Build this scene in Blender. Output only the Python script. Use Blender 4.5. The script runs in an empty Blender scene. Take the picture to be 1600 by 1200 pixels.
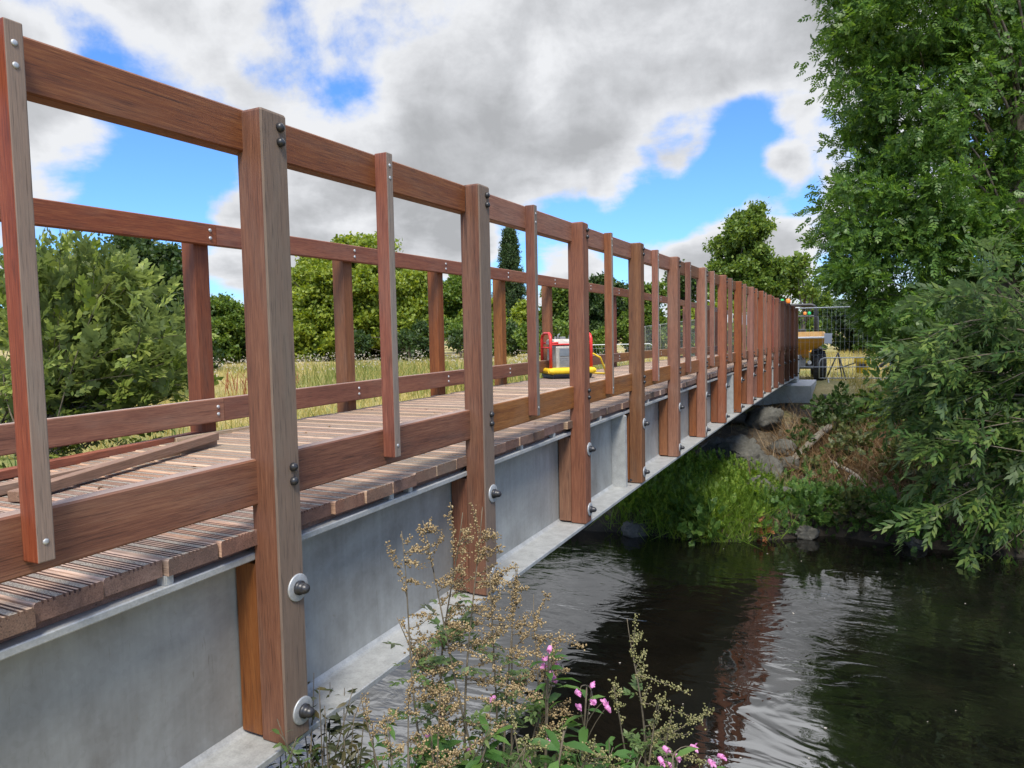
import bpy, math, random
import numpy as np
rng = np.random.default_rng(7)
random.seed(7)
SC = bpy.context.scene
COL = SC.collection

# ------------------------------------------------------------------ camera
CAM = np.array([1.9072, -1.87658, 0.02717])
YAW, PIT, ROL, FPX = 0.45769, -0.06633, -0.01873, 1104.6
FW = np.array([-math.sin(YAW)*math.cos(PIT), math.cos(YAW)*math.cos(PIT), math.sin(PIT)])
RT = np.array([math.cos(YAW), math.sin(YAW), 0.0])
UP = np.cross(RT, FW)
RT, UP = RT*math.cos(ROL)+UP*math.sin(ROL), -RT*math.sin(ROL)+UP*math.cos(ROL)
def at(u, v, d):
    return CAM + d*(FW + RT*(u-800)/FPX - UP*(v-600)/FPX)
def sight(u, v):
    r = FW + RT*(u-800)/FPX - UP*(v-600)/FPX
    return r/np.linalg.norm(r)
from mathutils import Matrix, Vector
cd = bpy.data.cameras.new("camera"); co = bpy.data.objects.new("camera", cd); COL.objects.link(co)
cd.sensor_width = 36; cd.sensor_fit = 'HORIZONTAL'; cd.lens = 36*FPX/1600
cd.clip_start = 0.05; cd.clip_end = 3000
M = Matrix.Identity(4)
for i in range(3):
    M[i][0], M[i][1], M[i][2], M[i][3] = RT[i], UP[i], -FW[i], CAM[i]
co.matrix_world = M
SC.camera = co
SC.view_settings.view_transform = 'Standard'
SC.view_settings.look = 'None'
SC.view_settings.exposure = 0.6
SC.view_settings.gamma = 1.0
SC.cycles.max_bounces = 6
SC.cycles.transparent_max_bounces = 8

# ------------------------------------------------------------------ sun and sky
SUN_DIR = Vector((0.25, -0.50, 0.83)).normalized()
sun_el = math.asin(SUN_DIR.z)
sl = bpy.data.lights.new("sun", 'SUN'); so = bpy.data.objects.new("sun", sl); COL.objects.link(so)
sl.energy = 3.5; sl.angle = math.radians(18); sl.color = (1.0, 0.93, 0.81)
so.rotation_euler = (-SUN_DIR).to_track_quat('-Z', 'Y').to_euler()
so.location = (0, 0, 60)

def build_world():
    w = bpy.data.worlds.new("World"); SC.world = w; w.use_nodes = True
    nt = w.node_tree; nt.nodes.clear(); N = nt.nodes.new; L = nt.links.new
    out = N('ShaderNodeOutputWorld'); bg = N('ShaderNodeBackground'); bg.inputs[1].default_value = 0.1
    L(bg.outputs[0], out.inputs[0])
    sky = N('ShaderNodeTexSky'); sky.sky_type = 'NISHITA'; sky.sun_disc = False
    sky.sun_elevation = sun_el
    sky.sun_rotation = math.atan2(SUN_DIR.x, SUN_DIR.y)
    sky.air_density = 1.0; sky.dust_density = 0.6; sky.ozone_density = 2.5
    tc = N('ShaderNodeTexCoord'); D = tc.outputs['Generated']
    def mth(op, a, b=None, clamp=False):
        n = N('ShaderNodeMath'); n.operation = op; n.use_clamp = clamp
        for i, x in enumerate((a, b)):
            if x is None: continue
            if isinstance(x, (int, float)): n.inputs[i].default_value = x
            else: L(x, n.inputs[i])
        return n.outputs[0]
    def maprange(x, a, b, c, d):
        n = N('ShaderNodeMapRange'); n.interpolation_type = 'SMOOTHSTEP'
        L(x, n.inputs[0])
        for i, k in enumerate((a, b, c, d)): n.inputs[1+i].default_value = k
        return n.outputs[0]
    sp = N('ShaderNodeSeparateXYZ'); L(D, sp.inputs[0])
    zc = mth('ADD', mth('MAXIMUM', sp.outputs[2], 0.0), 0.16)
    cb = N('ShaderNodeCombineXYZ')
    L(mth('DIVIDE', sp.outputs[0], zc), cb.inputs[0]); L(mth('DIVIDE', sp.outputs[1], zc), cb.inputs[1])
    P = cb.outputs[0]
    def noise(vec, scale, detail, rough, off=(0, 0, 0), dist=0.0):
        mp = N('ShaderNodeMapping'); L(vec, mp.inputs[0]); mp.inputs['Location'].default_value = off
        n = N('ShaderNodeTexNoise'); L(mp.outputs[0], n.inputs['Vector'])
        n.inputs['Scale'].default_value = scale; n.inputs['Detail'].default_value = detail
        n.inputs['Roughness'].default_value = rough; n.inputs['Distortion'].default_value = dist
        return n.outputs[0]
    base = noise(P, 1.15, 9, 0.56, (3.1, 1.7, 0), 0.25)
    fine = noise(D, 9.0, 7, 0.6, (0.3, 0.1, 0.9), 0.2)
    dens = mth('ADD', base, mth('MULTIPLY', mth('SUBTRACT', fine, 0.5), 0.60))
    # where the day's clouds and gaps lie: (pixel direction, radius in degrees, weight)
    blobs = [((200, 225), 9, -.32), ((350, 275), 5.5, -.22), ((110, 65), 4.0, -.15), ((430, 80), 4.0, -.13), ((560, 195), 4.5, -.20),
             ((1090, 268), 8.0, -.42), ((960, 345), 6.5, -.40), ((1220, 215), 6.0, -.40), ((1140, 315), 5, -.22), ((830, 380), 5, -.2), ((1235, 310), 3, -.2),
             ((20, 260), 4, -.1), ((420, 400), 6, .25), ((560, 330), 9, .28), ((85, 245), 5, .42), ((355, 300), 3.2, .36), ((1205, 275), 3.2, .46), ((1260, 275), 4, .24),
             ((1140, 375), 5, .42), ((1190, 400), 5, .36), ((895, 428), 4, .42), ((730, 395), 3.5, .3), ((1020, 400), 3, .26), ((970, 285), 3, .2), ((690, 250), 9, .22), ((1000, 100), 17, .30), ((600, 50), 14, .18), ((270, 90), 9, .24),
             ((1050, 290), 2.5, .12), ((1240, 185), 2.0, .1), ((20, 120), 5, .24), ((1000, -300), 40, .12), ((1900, 100), 22, .05)]
    tot = dens
    for (u, v), rad, wt in blobs:
        d = sight(u, v)
        n = N('ShaderNodeVectorMath'); n.operation = 'DOT_PRODUCT'; L(D, n.inputs[0]); n.inputs[1].default_value = tuple(d)
        tot = mth('ADD', tot, maprange(n.outputs['Value'], math.cos(math.radians(rad)), 1.0, 0.0, wt))
    mask = maprange(tot, 0.43, 0.65, 0.0, 1.0)
    thick = maprange(tot, 0.60, 1.02, 0.0, 1.0)
    shade = noise(P, 2.1, 8, 0.58, (7.7, 2.2, 0), 0.4)
    sfine = noise(D, 6.0, 8, 0.62, (2.3, 4.1, 0.2), 0.3)
    s1 = mth('ADD', mth('MULTIPLY', shade, 0.42), mth('MULTIPLY', sfine, 0.58))
    dark = mth('MULTIPLY', mth('ADD', mth('MULTIPLY', thick, 0.85), mth('MULTIPLY', mth('SUBTRACT', s1, 0.5), 2.8)), 1.0, True)
    hi = maprange(sp.outputs[2], 0.42, 0.53, 0.0, 1.0)  # added brightness for clouds above the view, lifts water reflections and ambient light
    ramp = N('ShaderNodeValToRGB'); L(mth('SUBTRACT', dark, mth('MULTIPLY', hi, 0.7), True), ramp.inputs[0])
    e = ramp.color_ramp.elements
    e[0].position = 0.0; e[0].color = (5.7, 5.8, 6.0, 1)
    e[1].position = 1.0; e[1].color = (3.0, 3.08, 3.22, 1)
    m = e.new(0.45); m.color = (4.35, 4.45, 4.65, 1)
    tint = N('ShaderNodeMix'); tint.data_type = 'RGBA'; tint.blend_type = 'MULTIPLY'; tint.inputs[0].default_value = 1.0
    L(sky.outputs[0], tint.inputs[6]); tint.inputs[7].default_value = (0.66, 1.06, 1.6, 1)
    mx = N('ShaderNodeMix'); mx.data_type = 'RGBA'
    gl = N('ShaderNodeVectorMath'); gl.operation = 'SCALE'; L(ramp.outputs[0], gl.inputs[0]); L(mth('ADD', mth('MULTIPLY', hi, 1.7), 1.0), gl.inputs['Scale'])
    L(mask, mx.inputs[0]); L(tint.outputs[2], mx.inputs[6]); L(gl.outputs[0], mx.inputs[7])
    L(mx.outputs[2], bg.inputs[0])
build_world()

# ------------------------------------------------------------------ helpers
class MB:
    """collects quads / polygons with material slots"""
    def __init__(s): s.v = []; s.f = []; s.m = []; s.n = 0
    def add(s, verts, faces, mat=0):
        s.v.extend([tuple(map(float, p)) for p in verts]); b = s.n
        for fc in faces:
            s.f.append(tuple(b+i for i in fc)); s.m.append(mat)
        s.n += len(verts)
    def box(s, lo, hi, mat=0, mats=None, bev=0.0):
        x0, y0, z0 = lo; x1, y1, z1 = hi
        V = [(x0,y0,z0),(x1,y0,z0),(x1,y1,z0),(x0,y1,z0),(x0,y0,z1),(x1,y0,z1),(x1,y1,z1),(x0,y1,z1)]
        F = [(0,3,2,1),(4,5,6,7),(0,1,5,4),(1,2,6,5),(2,3,7,6),(3,0,4,7)]   # -z +z -y +x +y -x
        b = s.n; s.v.extend(V); s.n += 8
        for i, fc in enumerate(F):
            s.f.append(tuple(b+k for k in fc)); s.m.append(mat if mats is None else mats[i])
    def tube(s, pts, rad, n=8, mat=0, cap=True):
        pts = [np.array(p, float) for p in pts]
        if not hasattr(rad, '__len__'): rad = [rad]*len(pts)
        b = s.n; prev = None
        for i, p in enumerate(pts):
            t = pts[min(i+1, len(pts)-1)] - pts[max(i-1, 0)]
            t = t/(np.linalg.norm(t)+1e-12)
            if prev is None:
                a = np.array([0, 0, 1.0]) if abs(t[2]) < 0.9 else np.array([1.0, 0, 0])
                x = np.cross(a, t)
            else:
                x = prev - t*np.dot(prev, t)
            x = x/(np.linalg.norm(x)+1e-12); prev = x; y = np.cross(t, x)
            for k in range(n):
                a = 2*math.pi*k/n
                q = p + rad[i]*(x*math.cos(a)+y*math.sin(a))
                s.v.append(tuple(q))
        for i in range(len(pts)-1):
            for k in range(n):
                k2 = (k+1) % n
                s.f.append((b+i*n+k, b+i*n+k2, b+(i+1)*n+k2, b+(i+1)*n+k)); s.m.append(mat)
        s.n += n*len(pts)
        if cap:
            s.f.append(tuple(b+k for k in reversed(range(n)))); s.m.append(mat)
            e = b+(len(pts)-1)*n
            s.f.append(tuple(e+k for k in range(n))); s.m.append(mat)
    def lathe(s, prof, origin=(0,0,0), axis='x', n=16, mat=0):
        """prof: list of (along, radius)"""
        ax = {'x': 0, 'y': 1, 'z': 2}[axis]; o = np.array(origin, float)
        e = np.eye(3); a, x, y = e[ax], e[(ax+1) % 3], e[(ax+2) % 3]
        b = s.n
        for (h, r) in prof:
            for k in range(n):
                t = 2*math.pi*k/n
                s.v.append(tuple(o + a*h + r*(x*math.cos(t)+y*math.sin(t))))
        for i in range(len(prof)-1):
            for k in range(n):
                k2 = (k+1) % n
                s.f.append((b+i*n+k, b+i*n+k2, b+(i+1)*n+k2, b+(i+1)*n+k)); s.m.append(mat)
        s.n += n*len(prof)
        s.f.append(tuple(b+k for k in reversed(range(n)))); s.m.append(mat)
        e2 = b+(len(prof)-1)*n
        s.f.append(tuple(e2+k for k in range(n))); s.m.append(mat)
    def prism(s, poly, axis, a, b_, mat=0):
        """poly in the two other axes (cyclic order), extruded along axis from a to b_"""
        ax = {'x': 0, 'y': 1, 'z': 2}[axis]; n = len(poly); V = []
        for h in (a, b_):
            for (p, q) in poly:
                c = [0, 0, 0]; c[ax] = h; c[(ax+1) % 3] = p; c[(ax+2) % 3] = q; V.append(tuple(c))
        F = [tuple(reversed(range(n))), tuple(range(n, 2*n))]+[(i, (i+1) % n, n+(i+1) % n, n+i) for i in range(n)]
        s.add(V, F, mat)
    def build(s, name, mats, parent=None, loc=None, smooth=False, bevel=0.0, auto=None):
        me = bpy.data.meshes.new(name)
        me.from_pydata(s.v, [], s.f)
        if not isinstance(mats, (list, tuple)): mats = [mats]
        for mm in mats: me.materials.append(mm)
        if len(mats) > 1: me.polygons.foreach_set('material_index', s.m)
        if smooth: me.polygons.foreach_set('use_smooth', [True]*len(me.polygons))
        me.update()
        o = bpy.data.objects.new(name, me); COL.objects.link(o)
        if parent is not None: o.parent = parent
        if loc is not None: o.location = loc
        if bevel > 0:
            bm = o.modifiers.new('bevel', 'BEVEL'); bm.width = bevel; bm.segments = 2; bm.limit_method = 'ANGLE'; bm.angle_limit = math.radians(40)
        return o

def np_mesh(name, V, F, mats, parent=None, smooth=False, midx=None, loc=None):
    """V (n,3) array, F (m,k) array"""
    me = bpy.data.meshes.new(name)
    V = np.asarray(V, np.float32); F = np.asarray(F, np.int32); k = F.shape[1]
    me.vertices.add(len(V)); me.vertices.foreach_set('co', V.ravel())
    me.loops.add(F.size); me.loops.foreach_set('vertex_index', F.ravel())
    me.polygons.add(len(F)); me.polygons.foreach_set('loop_start', np.arange(len(F), dtype=np.int32)*k)
    if not isinstance(mats, (list, tuple)): mats = [mats]
    for mm in mats: me.materials.append(mm)
    if midx is not None: me.polygons.foreach_set('material_index', np.asarray(midx, np.int32))
    if smooth: me.polygons.foreach_set('use_smooth', np.ones(len(F), bool))
    me.update(calc_edges=True)
    o = bpy.data.objects.new(name, me); COL.objects.link(o)
    if parent is not None: o.parent = parent
    if loc is not None: o.location = loc
    return o

def tag(o, label=None, cat=None, group=None, kind=None):
    if label: o['label'] = label
    if cat: o['category'] = cat
    if group: o['group'] = group
    if kind: o['kind'] = kind
    return o
def empty(name, loc, label, cat, group=None, rz=0.0):
    o = bpy.data.objects.new(name, None); COL.objects.link(o); o.empty_display_size = 0.2
    o.location = loc; o.rotation_euler = (0, 0, rz)
    return tag(o, label, cat, group)
def copy_tree(o, parent=None):
    c = o.copy(); COL.objects.link(c)
    if parent is not None: c.parent = parent
    for ch in list(o.children): copy_tree(ch, c)
    return c

# ------------------------------------------------------------------ materials
def new_mat(name):
    m = bpy.data.materials.new(name); m.use_nodes = True
    nt = m.node_tree; b = nt.nodes['Principled BSDF']
    return m, nt, b
def ramp_node(nt, fac, stops):
    r = nt.nodes.new('ShaderNodeValToRGB'); nt.links.new(fac, r.inputs[0]); e = r.color_ramp.elements
    e[0].position, e[0].color = stops[0][0], (*stops[0][1], 1)
    e[1].position, e[1].color = stops[-1][0], (*stops[-1][1], 1)
    for p, c in stops[1:-1]:
        x = e.new(p); x.color = (*c, 1)
    return r.outputs[0]
def noise_node(nt, vec, scale, detail=5, rough=0.55, dist=0.0):
    n = nt.nodes.new('ShaderNodeTexNoise'); nt.links.new(vec, n.inputs['Vector'])
    n.inputs['Scale'].default_value = scale; n.inputs['Detail'].default_value = detail
    n.inputs['Roughness'].default_value = rough; n.inputs['Distortion'].default_value = dist
    return n.outputs[0]
def mix_col(nt, fac, a, b, mode='MIX'):
    n = nt.nodes.new('ShaderNodeMix'); n.data_type = 'RGBA'; n.blend_type = mode
    for i, x in ((0, fac), (6, a), (7, b)):
        if isinstance(x, (int, float)): n.inputs[i].default_value = x
        elif isinstance(x, tuple): n.inputs[i].default_value = (*x, 1)
        else: nt.links.new(x, n.inputs[i])
    return n.outputs[2]
def math_node(nt, op, a, b=0.0, clamp=False):
    n = nt.nodes.new('ShaderNodeMath'); n.operation = op; n.use_clamp = clamp
    for i, x in enumerate((a, b)):
        if isinstance(x, (int, float)): n.inputs[i].default_value = x
        else: nt.links.new(x, n.inputs[i])
    return n.outputs[0]
def bump(nt, b, h, strength=0.3, dist=0.01):
    n = nt.nodes.new('ShaderNodeBump'); n.inputs['Strength'].default_value = strength; n.inputs['Distance'].default_value = dist
    nt.links.new(h, n.inputs['Height']); nt.links.new(n.outputs[0], b.inputs['Normal'])

def wood(name, axis, lo, mid, hi, rough=0.62, grey=0.0, greycol=(0.20, 0.160, 0.122), streak=1.0):
    """hardwood with grain running along axis; every piece its own stretch of grain"""
    m, nt, b = new_mat(name); L = nt.links.new
    tc = nt.nodes.new('ShaderNodeTexCoord'); oi = nt.nodes.new('ShaderNodeObjectInfo')
    mul = nt.nodes.new('ShaderNodeVectorMath'); mul.operation = 'SCALE'; mul.inputs[0].default_value = (37, 53, 71); L(oi.outputs['Random'], mul.inputs['Scale'])
    ad = nt.nodes.new('ShaderNodeVectorMath'); L(tc.outputs['Object'], ad.inputs[0]); L(mul.outputs[0], ad.inputs[1])
    mp = nt.nodes.new('ShaderNodeMapping'); L(ad.outputs[0], mp.inputs[0])
    s = [1.0, 1.0, 1.0]; s['xyz'.index(axis)] = 0.035; mp.inputs['Scale'].default_value = s
    g1 = noise_node(nt, mp.outputs[0], 210, 6, 0.7, 0.2)
    g2 = noise_node(nt, mp.outputs[0], 18, 4, 0.6, 0.8)
    mp2 = nt.nodes.new('ShaderNodeMapping'); L(ad.outputs[0], mp2.inputs[0])
    s2 = [1.0, 1.0, 1.0]; s2['xyz'.index(axis)] = 0.25; mp2.inputs['Scale'].default_value = s2
    g3 = noise_node(nt, mp2.outputs[0], 7, 4, 0.6)
    f = math_node(nt, 'ADD', math_node(nt, 'MULTIPLY', g1, 0.62), math_node(nt, 'MULTIPLY', g2, 0.38))
    c = ramp_node(nt, f, [(0.36, lo), (0.5, mid), (0.64, hi)])
    # pale scuffs and dust
    dust = ramp_node(nt, g3, [(0.5, (0, 0, 0)), (0.75, (1, 1, 1))])
    gm = math_node(nt, 'MULTIPLY', dust, 0.22)
    if grey > 0: gm = math_node(nt, 'ADD', gm, grey, True)
    gc = mix_col(nt, g1, tuple(x*0.62 for x in greycol), tuple(x*1.35 for x in greycol))
    c = mix_col(nt, gm, c, gc)
    # dark pores
    mp3 = nt.nodes.new('ShaderNodeMapping'); L(ad.outputs[0], mp3.inputs[0])
    s3 = [1.0, 1.0, 1.0]; s3['xyz'.index(axis)] = 0.012; mp3.inputs['Scale'].default_value = s3
    crack = noise_node(nt, mp3.outputs[0], 60, 2, 0.5, 0.15)
    c = mix_col(nt, 1.0, c, ramp_node(nt, crack, [(0.24, (0.32, 0.28, 0.26)), (0.30, (1, 1, 1))]), 'MULTIPLY')
    pore = noise_node(nt, mp.outputs[0], 260, 2, 0.5)
    pm = ramp_node(nt, pore, [(0.30, (0.55, 0.55, 0.55)), (0.42, (1, 1, 1))])
    c = mix_col(nt, 1.0, c, pm, 'MULTIPLY')
    # piece-to-piece tone
    hv = nt.nodes.new('ShaderNodeHueSaturation'); L(c, hv.inputs['Color'])
    L(math_node(nt, 'ADD', math_node(nt, 'MULTIPLY', oi.outputs['Random'], 0.46), 0.77), hv.inputs['Value'])
    L(math_node(nt, 'ADD', math_node(nt, 'MULTIPLY', math_node(nt, 'FRACT', math_node(nt, 'MULTIPLY', oi.outputs['Random'], 7.3)), 0.3), 0.85), hv.inputs['Saturation'])
    L(math_node(nt, 'ADD', math_node(nt, 'MULTIPLY', math_node(nt, 'FRACT', math_node(nt, 'MULTIPLY', oi.outputs['Random'], 13.7)), 0.024), 0.490), hv.inputs['Hue'])
    L(hv.outputs[0], b.inputs['Base Color']); b.inputs['Roughness'].default_value = rough
    bump(nt, b, f, 0.35, 0.004)
    return m
RED = ((0.098, 0.030, 0.014), (0.180, 0.061, 0.027), (0.26, 0.102, 0.048))
M_POST = wood('post_hardwood', 'z', *RED)
M_POSTG = wood('post_hardwood_weathered', 'z', *RED, grey=0.70, rough=0.8)
M_BAL = wood('baluster_hardwood', 'z', (0.085, 0.024, 0.014), (0.18, 0.056, 0.031), (0.26, 0.10, 0.058))
M_BALG = wood('baluster_hardwood_weathered', 'z', *RED, grey=0.75, rough=0.8, greycol=(0.21, 0.185, 0.155))
M_RAIL = wood('rail_hardwood', 'y', (0.100, 0.032, 0.014), (0.180, 0.065, 0.027), (0.26, 0.112, 0.048))
M_RAILTOP = wood('rail_hardwood_top', 'y', *RED, grey=0.8, rough=0.8, greycol=(0.34, 0.25, 0.20))
M_DECK = wood('deck_hardwood', 'x', (0.20, 0.108, 0.066), (0.40, 0.245, 0.160), (0.55, 0.38, 0.27), grey=0.24, rough=0.85, greycol=(0.54, 0.42, 0.32))
M_DECKEND = wood('deck_end_grain', 'x', (0.07, 0.035, 0.024), (0.14, 0.07, 0.048), (0.22, 0.12, 0.085), grey=0.15, rough=0.9)
M_PALE = wood('pale_softwood', 'y', (0.25, 0.17, 0.09), (0.42, 0.30, 0.17), (0.55, 0.42, 0.27))
M_REDNEW = wood('fresh_red_hardwood', 'y', (0.14, 0.03, 0.012), (0.26, 0.065, 0.028), (0.34, 0.11, 0.055))
M_TANWOOD = wood('dusty_tan_hardwood', 'y', (0.16, 0.075, 0.042), (0.27, 0.135, 0.08), (0.38, 0.215, 0.14), grey=0.12, greycol=(0.42, 0.30, 0.22))
M_GREYWOOD = wood('driftwood', 'x', (0.09, 0.075, 0.06), (0.16, 0.14, 0.115), (0.26, 0.23, 0.19), grey=0.5, greycol=(0.19, 0.17, 0.14), rough=0.9)

def speckled(name, stops, scale=20, rough=0.8, metallic=0.0, bstr=0.2, bdist=0.005, scale2=None, amt2=0.4, rstops=None):
    m, nt, b = new_mat(name); L = nt.links.new
    tc = nt.nodes.new('ShaderNodeTexCoord'); oi = nt.nodes.new('ShaderNodeObjectInfo')
    ad = nt.nodes.new('ShaderNodeVectorMath'); L(tc.outputs['Object'], ad.inputs[0])
    mul = nt.nodes.new('ShaderNodeVectorMath'); mul.operation = 'SCALE'; mul.inputs[0].default_value = (17, 31, 23); L(oi.outputs['Random'], mul.inputs['Scale']); L(mul.outputs[0], ad.inputs[1])
    n1 = noise_node(nt, ad.outputs[0], scale, 8, 0.62)
    f = n1
    if scale2:
        n2 = noise_node(nt, ad.outputs[0], scale2, 5, 0.6)
        f = math_node(nt, 'ADD', math_node(nt, 'MULTIPLY', n1, 1-amt2), math_node(nt, 'MULTIPLY', n2, amt2))
    c = ramp_node(nt, f, stops); L(c, b.inputs['Base Color'])
    b.inputs['Roughness'].default_value = rough; b.inputs['Metallic'].default_value = metallic
    if rstops: L(ramp_node(nt, f, rstops), b.inputs['Roughness'])
    if bstr: bump(nt, b, f, bstr, bdist)
    return m
M_GRIT = speckled('grit_strip', [(0.35, (0.10, 0.085, 0.068)), (0.5, (0.25, 0.215, 0.175)), (0.65, (0.44, 0.39, 0.33))], 240, 0.95, 0, 0.8, 0.004)
def galv_web():
    m, nt, b = new_mat('galvanised_web'); L = nt.links.new
    tc = nt.nodes.new('ShaderNodeTexCoord')
    n1 = noise_node(nt, tc.outputs['Object'], 1.6, 6, 0.6, 0.4)
    mp = nt.nodes.new('ShaderNodeMapping'); L(tc.outputs['Object'], mp.inputs[0]); mp.inputs['Scale'].default_value = (1, 9, 0.55)
    drip = noise_node(nt, mp.outputs[0], 2.2, 5, 0.6, 0.1)
    vo = nt.nodes.new('ShaderNodeTexVoronoi'); L(tc.outputs['Object'], vo.inputs['Vector']); vo.inputs['Scale'].default_value = 55
    sep = nt.nodes.new('ShaderNodeSeparateColor'); L(vo.outputs['Color'], sep.inputs[0])
    f = math_node(nt, 'ADD', math_node(nt, 'MULTIPLY', n1, 0.79), math_node(nt, 'MULTIPLY', drip, 0.18))
    f = math_node(nt, 'ADD', f, math_node(nt, 'MULTIPLY', sep.outputs[0], 0.03))
    c = ramp_node(nt, f, [(0.36, (0.165, 0.155, 0.138)), (0.47, (0.23, 0.228, 0.210)), (0.56, (0.285, 0.287, 0.267)), (0.66, (0.355, 0.357, 0.336))])
    mp2 = nt.nodes.new('ShaderNodeMapping'); L(tc.outputs['Object'], mp2.inputs[0]); mp2.inputs['Rotation'].default_value = (0.5, 0, 0); mp2.inputs['Scale'].default_value = (1, 14, 1.5)
    sc = noise_node(nt, mp2.outputs[0], 3.4, 6, 0.7, 0.5)
    c = mix_col(nt, 1.0, c, ramp_node(nt, sc, [(0.28, (0.68, 0.64, 0.58)), (0.36, (1, 1, 1)), (0.68, (1, 1, 1)), (0.76, (1.22, 1.22, 1.2))]), 'MULTIPLY')
    mud = noise_node(nt, tc.outputs['Object'], 11, 7, 0.7)
    c = mix_col(nt, ramp_node(nt, mud, [(0.66, (0, 0, 0)), (0.74, (0.7, 0.7, 0.7))]), c, (0.20, 0.165, 0.12))
    L(c, b.inputs['Base Color']); b.inputs['Metallic'].default_value = 0.08
    L(ramp_node(nt, f, [(0.35, (0.62,)*3), (0.65, (0.44,)*3)]), b.inputs['Roughness'])
    return m
M_GALV = galv_web()
M_GALVL = speckled('galvanised_flange', [(0.3, (0.24, 0.245, 0.235)), (0.5, (0.345, 0.352, 0.342)), (0.7, (0.46, 0.468, 0.458))], 14, 0.55, 0.25, 0.1, 0.002, 120, 0.4)
M_BLACKCAP = speckled('black_plastic_cap', [(0.3, (0.012, 0.012, 0.014)), (0.7, (0.03, 0.03, 0.033))], 40, 0.38, 0, 0)
M_STEEL = speckled('zinc_steel', [(0.3, (0.36, 0.37, 0.375)), (0.7, (0.54, 0.55, 0.555))], 60, 0.52, 0.55, 0)
M_TUBE = speckled('galvanised_tube', [(0.3, (0.40, 0.42, 0.43)), (0.7, (0.58, 0.60, 0.61))], 30, 0.45, 0.5, 0)
M_CONC = speckled('pale_concrete', [(0.3, (0.42, 0.41, 0.385)), (0.5, (0.54, 0.53, 0.505)), (0.7, (0.64, 0.63, 0.605))], 5, 0.9, 0, 0.2, 0.004, 40, 0.4)
M_ROCK = speckled('riprap_stone', [(0.3, (0.034, 0.032, 0.026)), (0.5, (0.075, 0.072, 0.060)), (0.7, (0.14, 0.135, 0.115))], 3.5, 0.9, 0, 0.7, 0.05, 22, 0.4)
M_YELLOW = speckled('yellow_paint', [(0.3, (0.66, 0.29, 0.02)), (0.6, (0.84, 0.40, 0.03))], 4, 0.42, 0, 0.02, 0.002, 30, 0.3)
M_YELLOW2 = speckled('bright_yellow_plastic', [(0.3, (0.66, 0.42, 0.01)), (0.7, (0.80, 0.55, 0.02))], 8, 0.45, 0, 0)
M_SAND = speckled('dusty_skip_inside', [(0.3, (0.42, 0.24, 0.08)), (0.7, (0.58, 0.38, 0.16))], 5, 0.8, 0, 0.1)
M_BLACK = speckled('black_steel', [(0.3, (0.016, 0.017, 0.02)), (0.7, (0.035, 0.037, 0.042))], 20, 0.5, 0, 0)
M_RUBBER = speckled('tyre_rubber', [(0.3, (0.022, 0.022, 0.022)), (0.7, (0.055, 0.052, 0.048))], 12, 0.85, 0, 0.2, 0.01)
M_GREYMET = speckled('grey_machine_metal', [(0.3, (0.16, 0.165, 0.17)), (0.7, (0.30, 0.305, 0.31))], 15, 0.5, 0.4, 0)
M_REDPAINT = speckled('red_machine_paint', [(0.3, (0.50, 0.02, 0.018)), (0.7, (0.68, 0.04, 0.03))], 12, 0.4, 0, 0)
M_MACHBOX = speckled('scuffed_grey_cover', [(0.3, (0.25, 0.235, 0.20)), (0.7, (0.42, 0.40, 0.35))], 22, 0.6, 0.1, 0.05)
M_SLATE = speckled('slate_panel', [(0.3, (0.10, 0.12, 0.14)), (0.7, (0.17, 0.19, 0.21))], 12, 0.5, 0, 0)
M_TANK = speckled('scuffed_cream_tank', [(0.3, (0.34, 0.30, 0.25)), (0.7, (0.58, 0.54, 0.47))], 14, 0.6, 0, 0.05)
M_NAVY = speckled('navy_tray', [(0.3, (0.022, 0.035, 0.06)), (0.7, (0.045, 0.06, 0.09))], 12, 0.5, 0, 0)
M_PAPER = speckled('white_notice', [(0.3, (0.70, 0.70, 0.72)), (0.7, (0.82, 0.82, 0.83))], 6, 0.7, 0, 0)
def plain(name, col, rough=0.4, emit=0):
    m, nt, b = new_mat(name); b.inputs['Base Color'].default_value = (*col, 1); b.inputs['Roughness'].default_value = rough
    return m
M_GREENLENS = plain('green_beacon_lens', (0.01, 0.42, 0.12), 0.25)
M_ORANGELENS = plain('orange_beacon_lens', (0.80, 0.24, 0.03), 0.25)
M_GLASS = plain('headlamp_glass', (0.6, 0.62, 0.64), 0.1)

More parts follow.
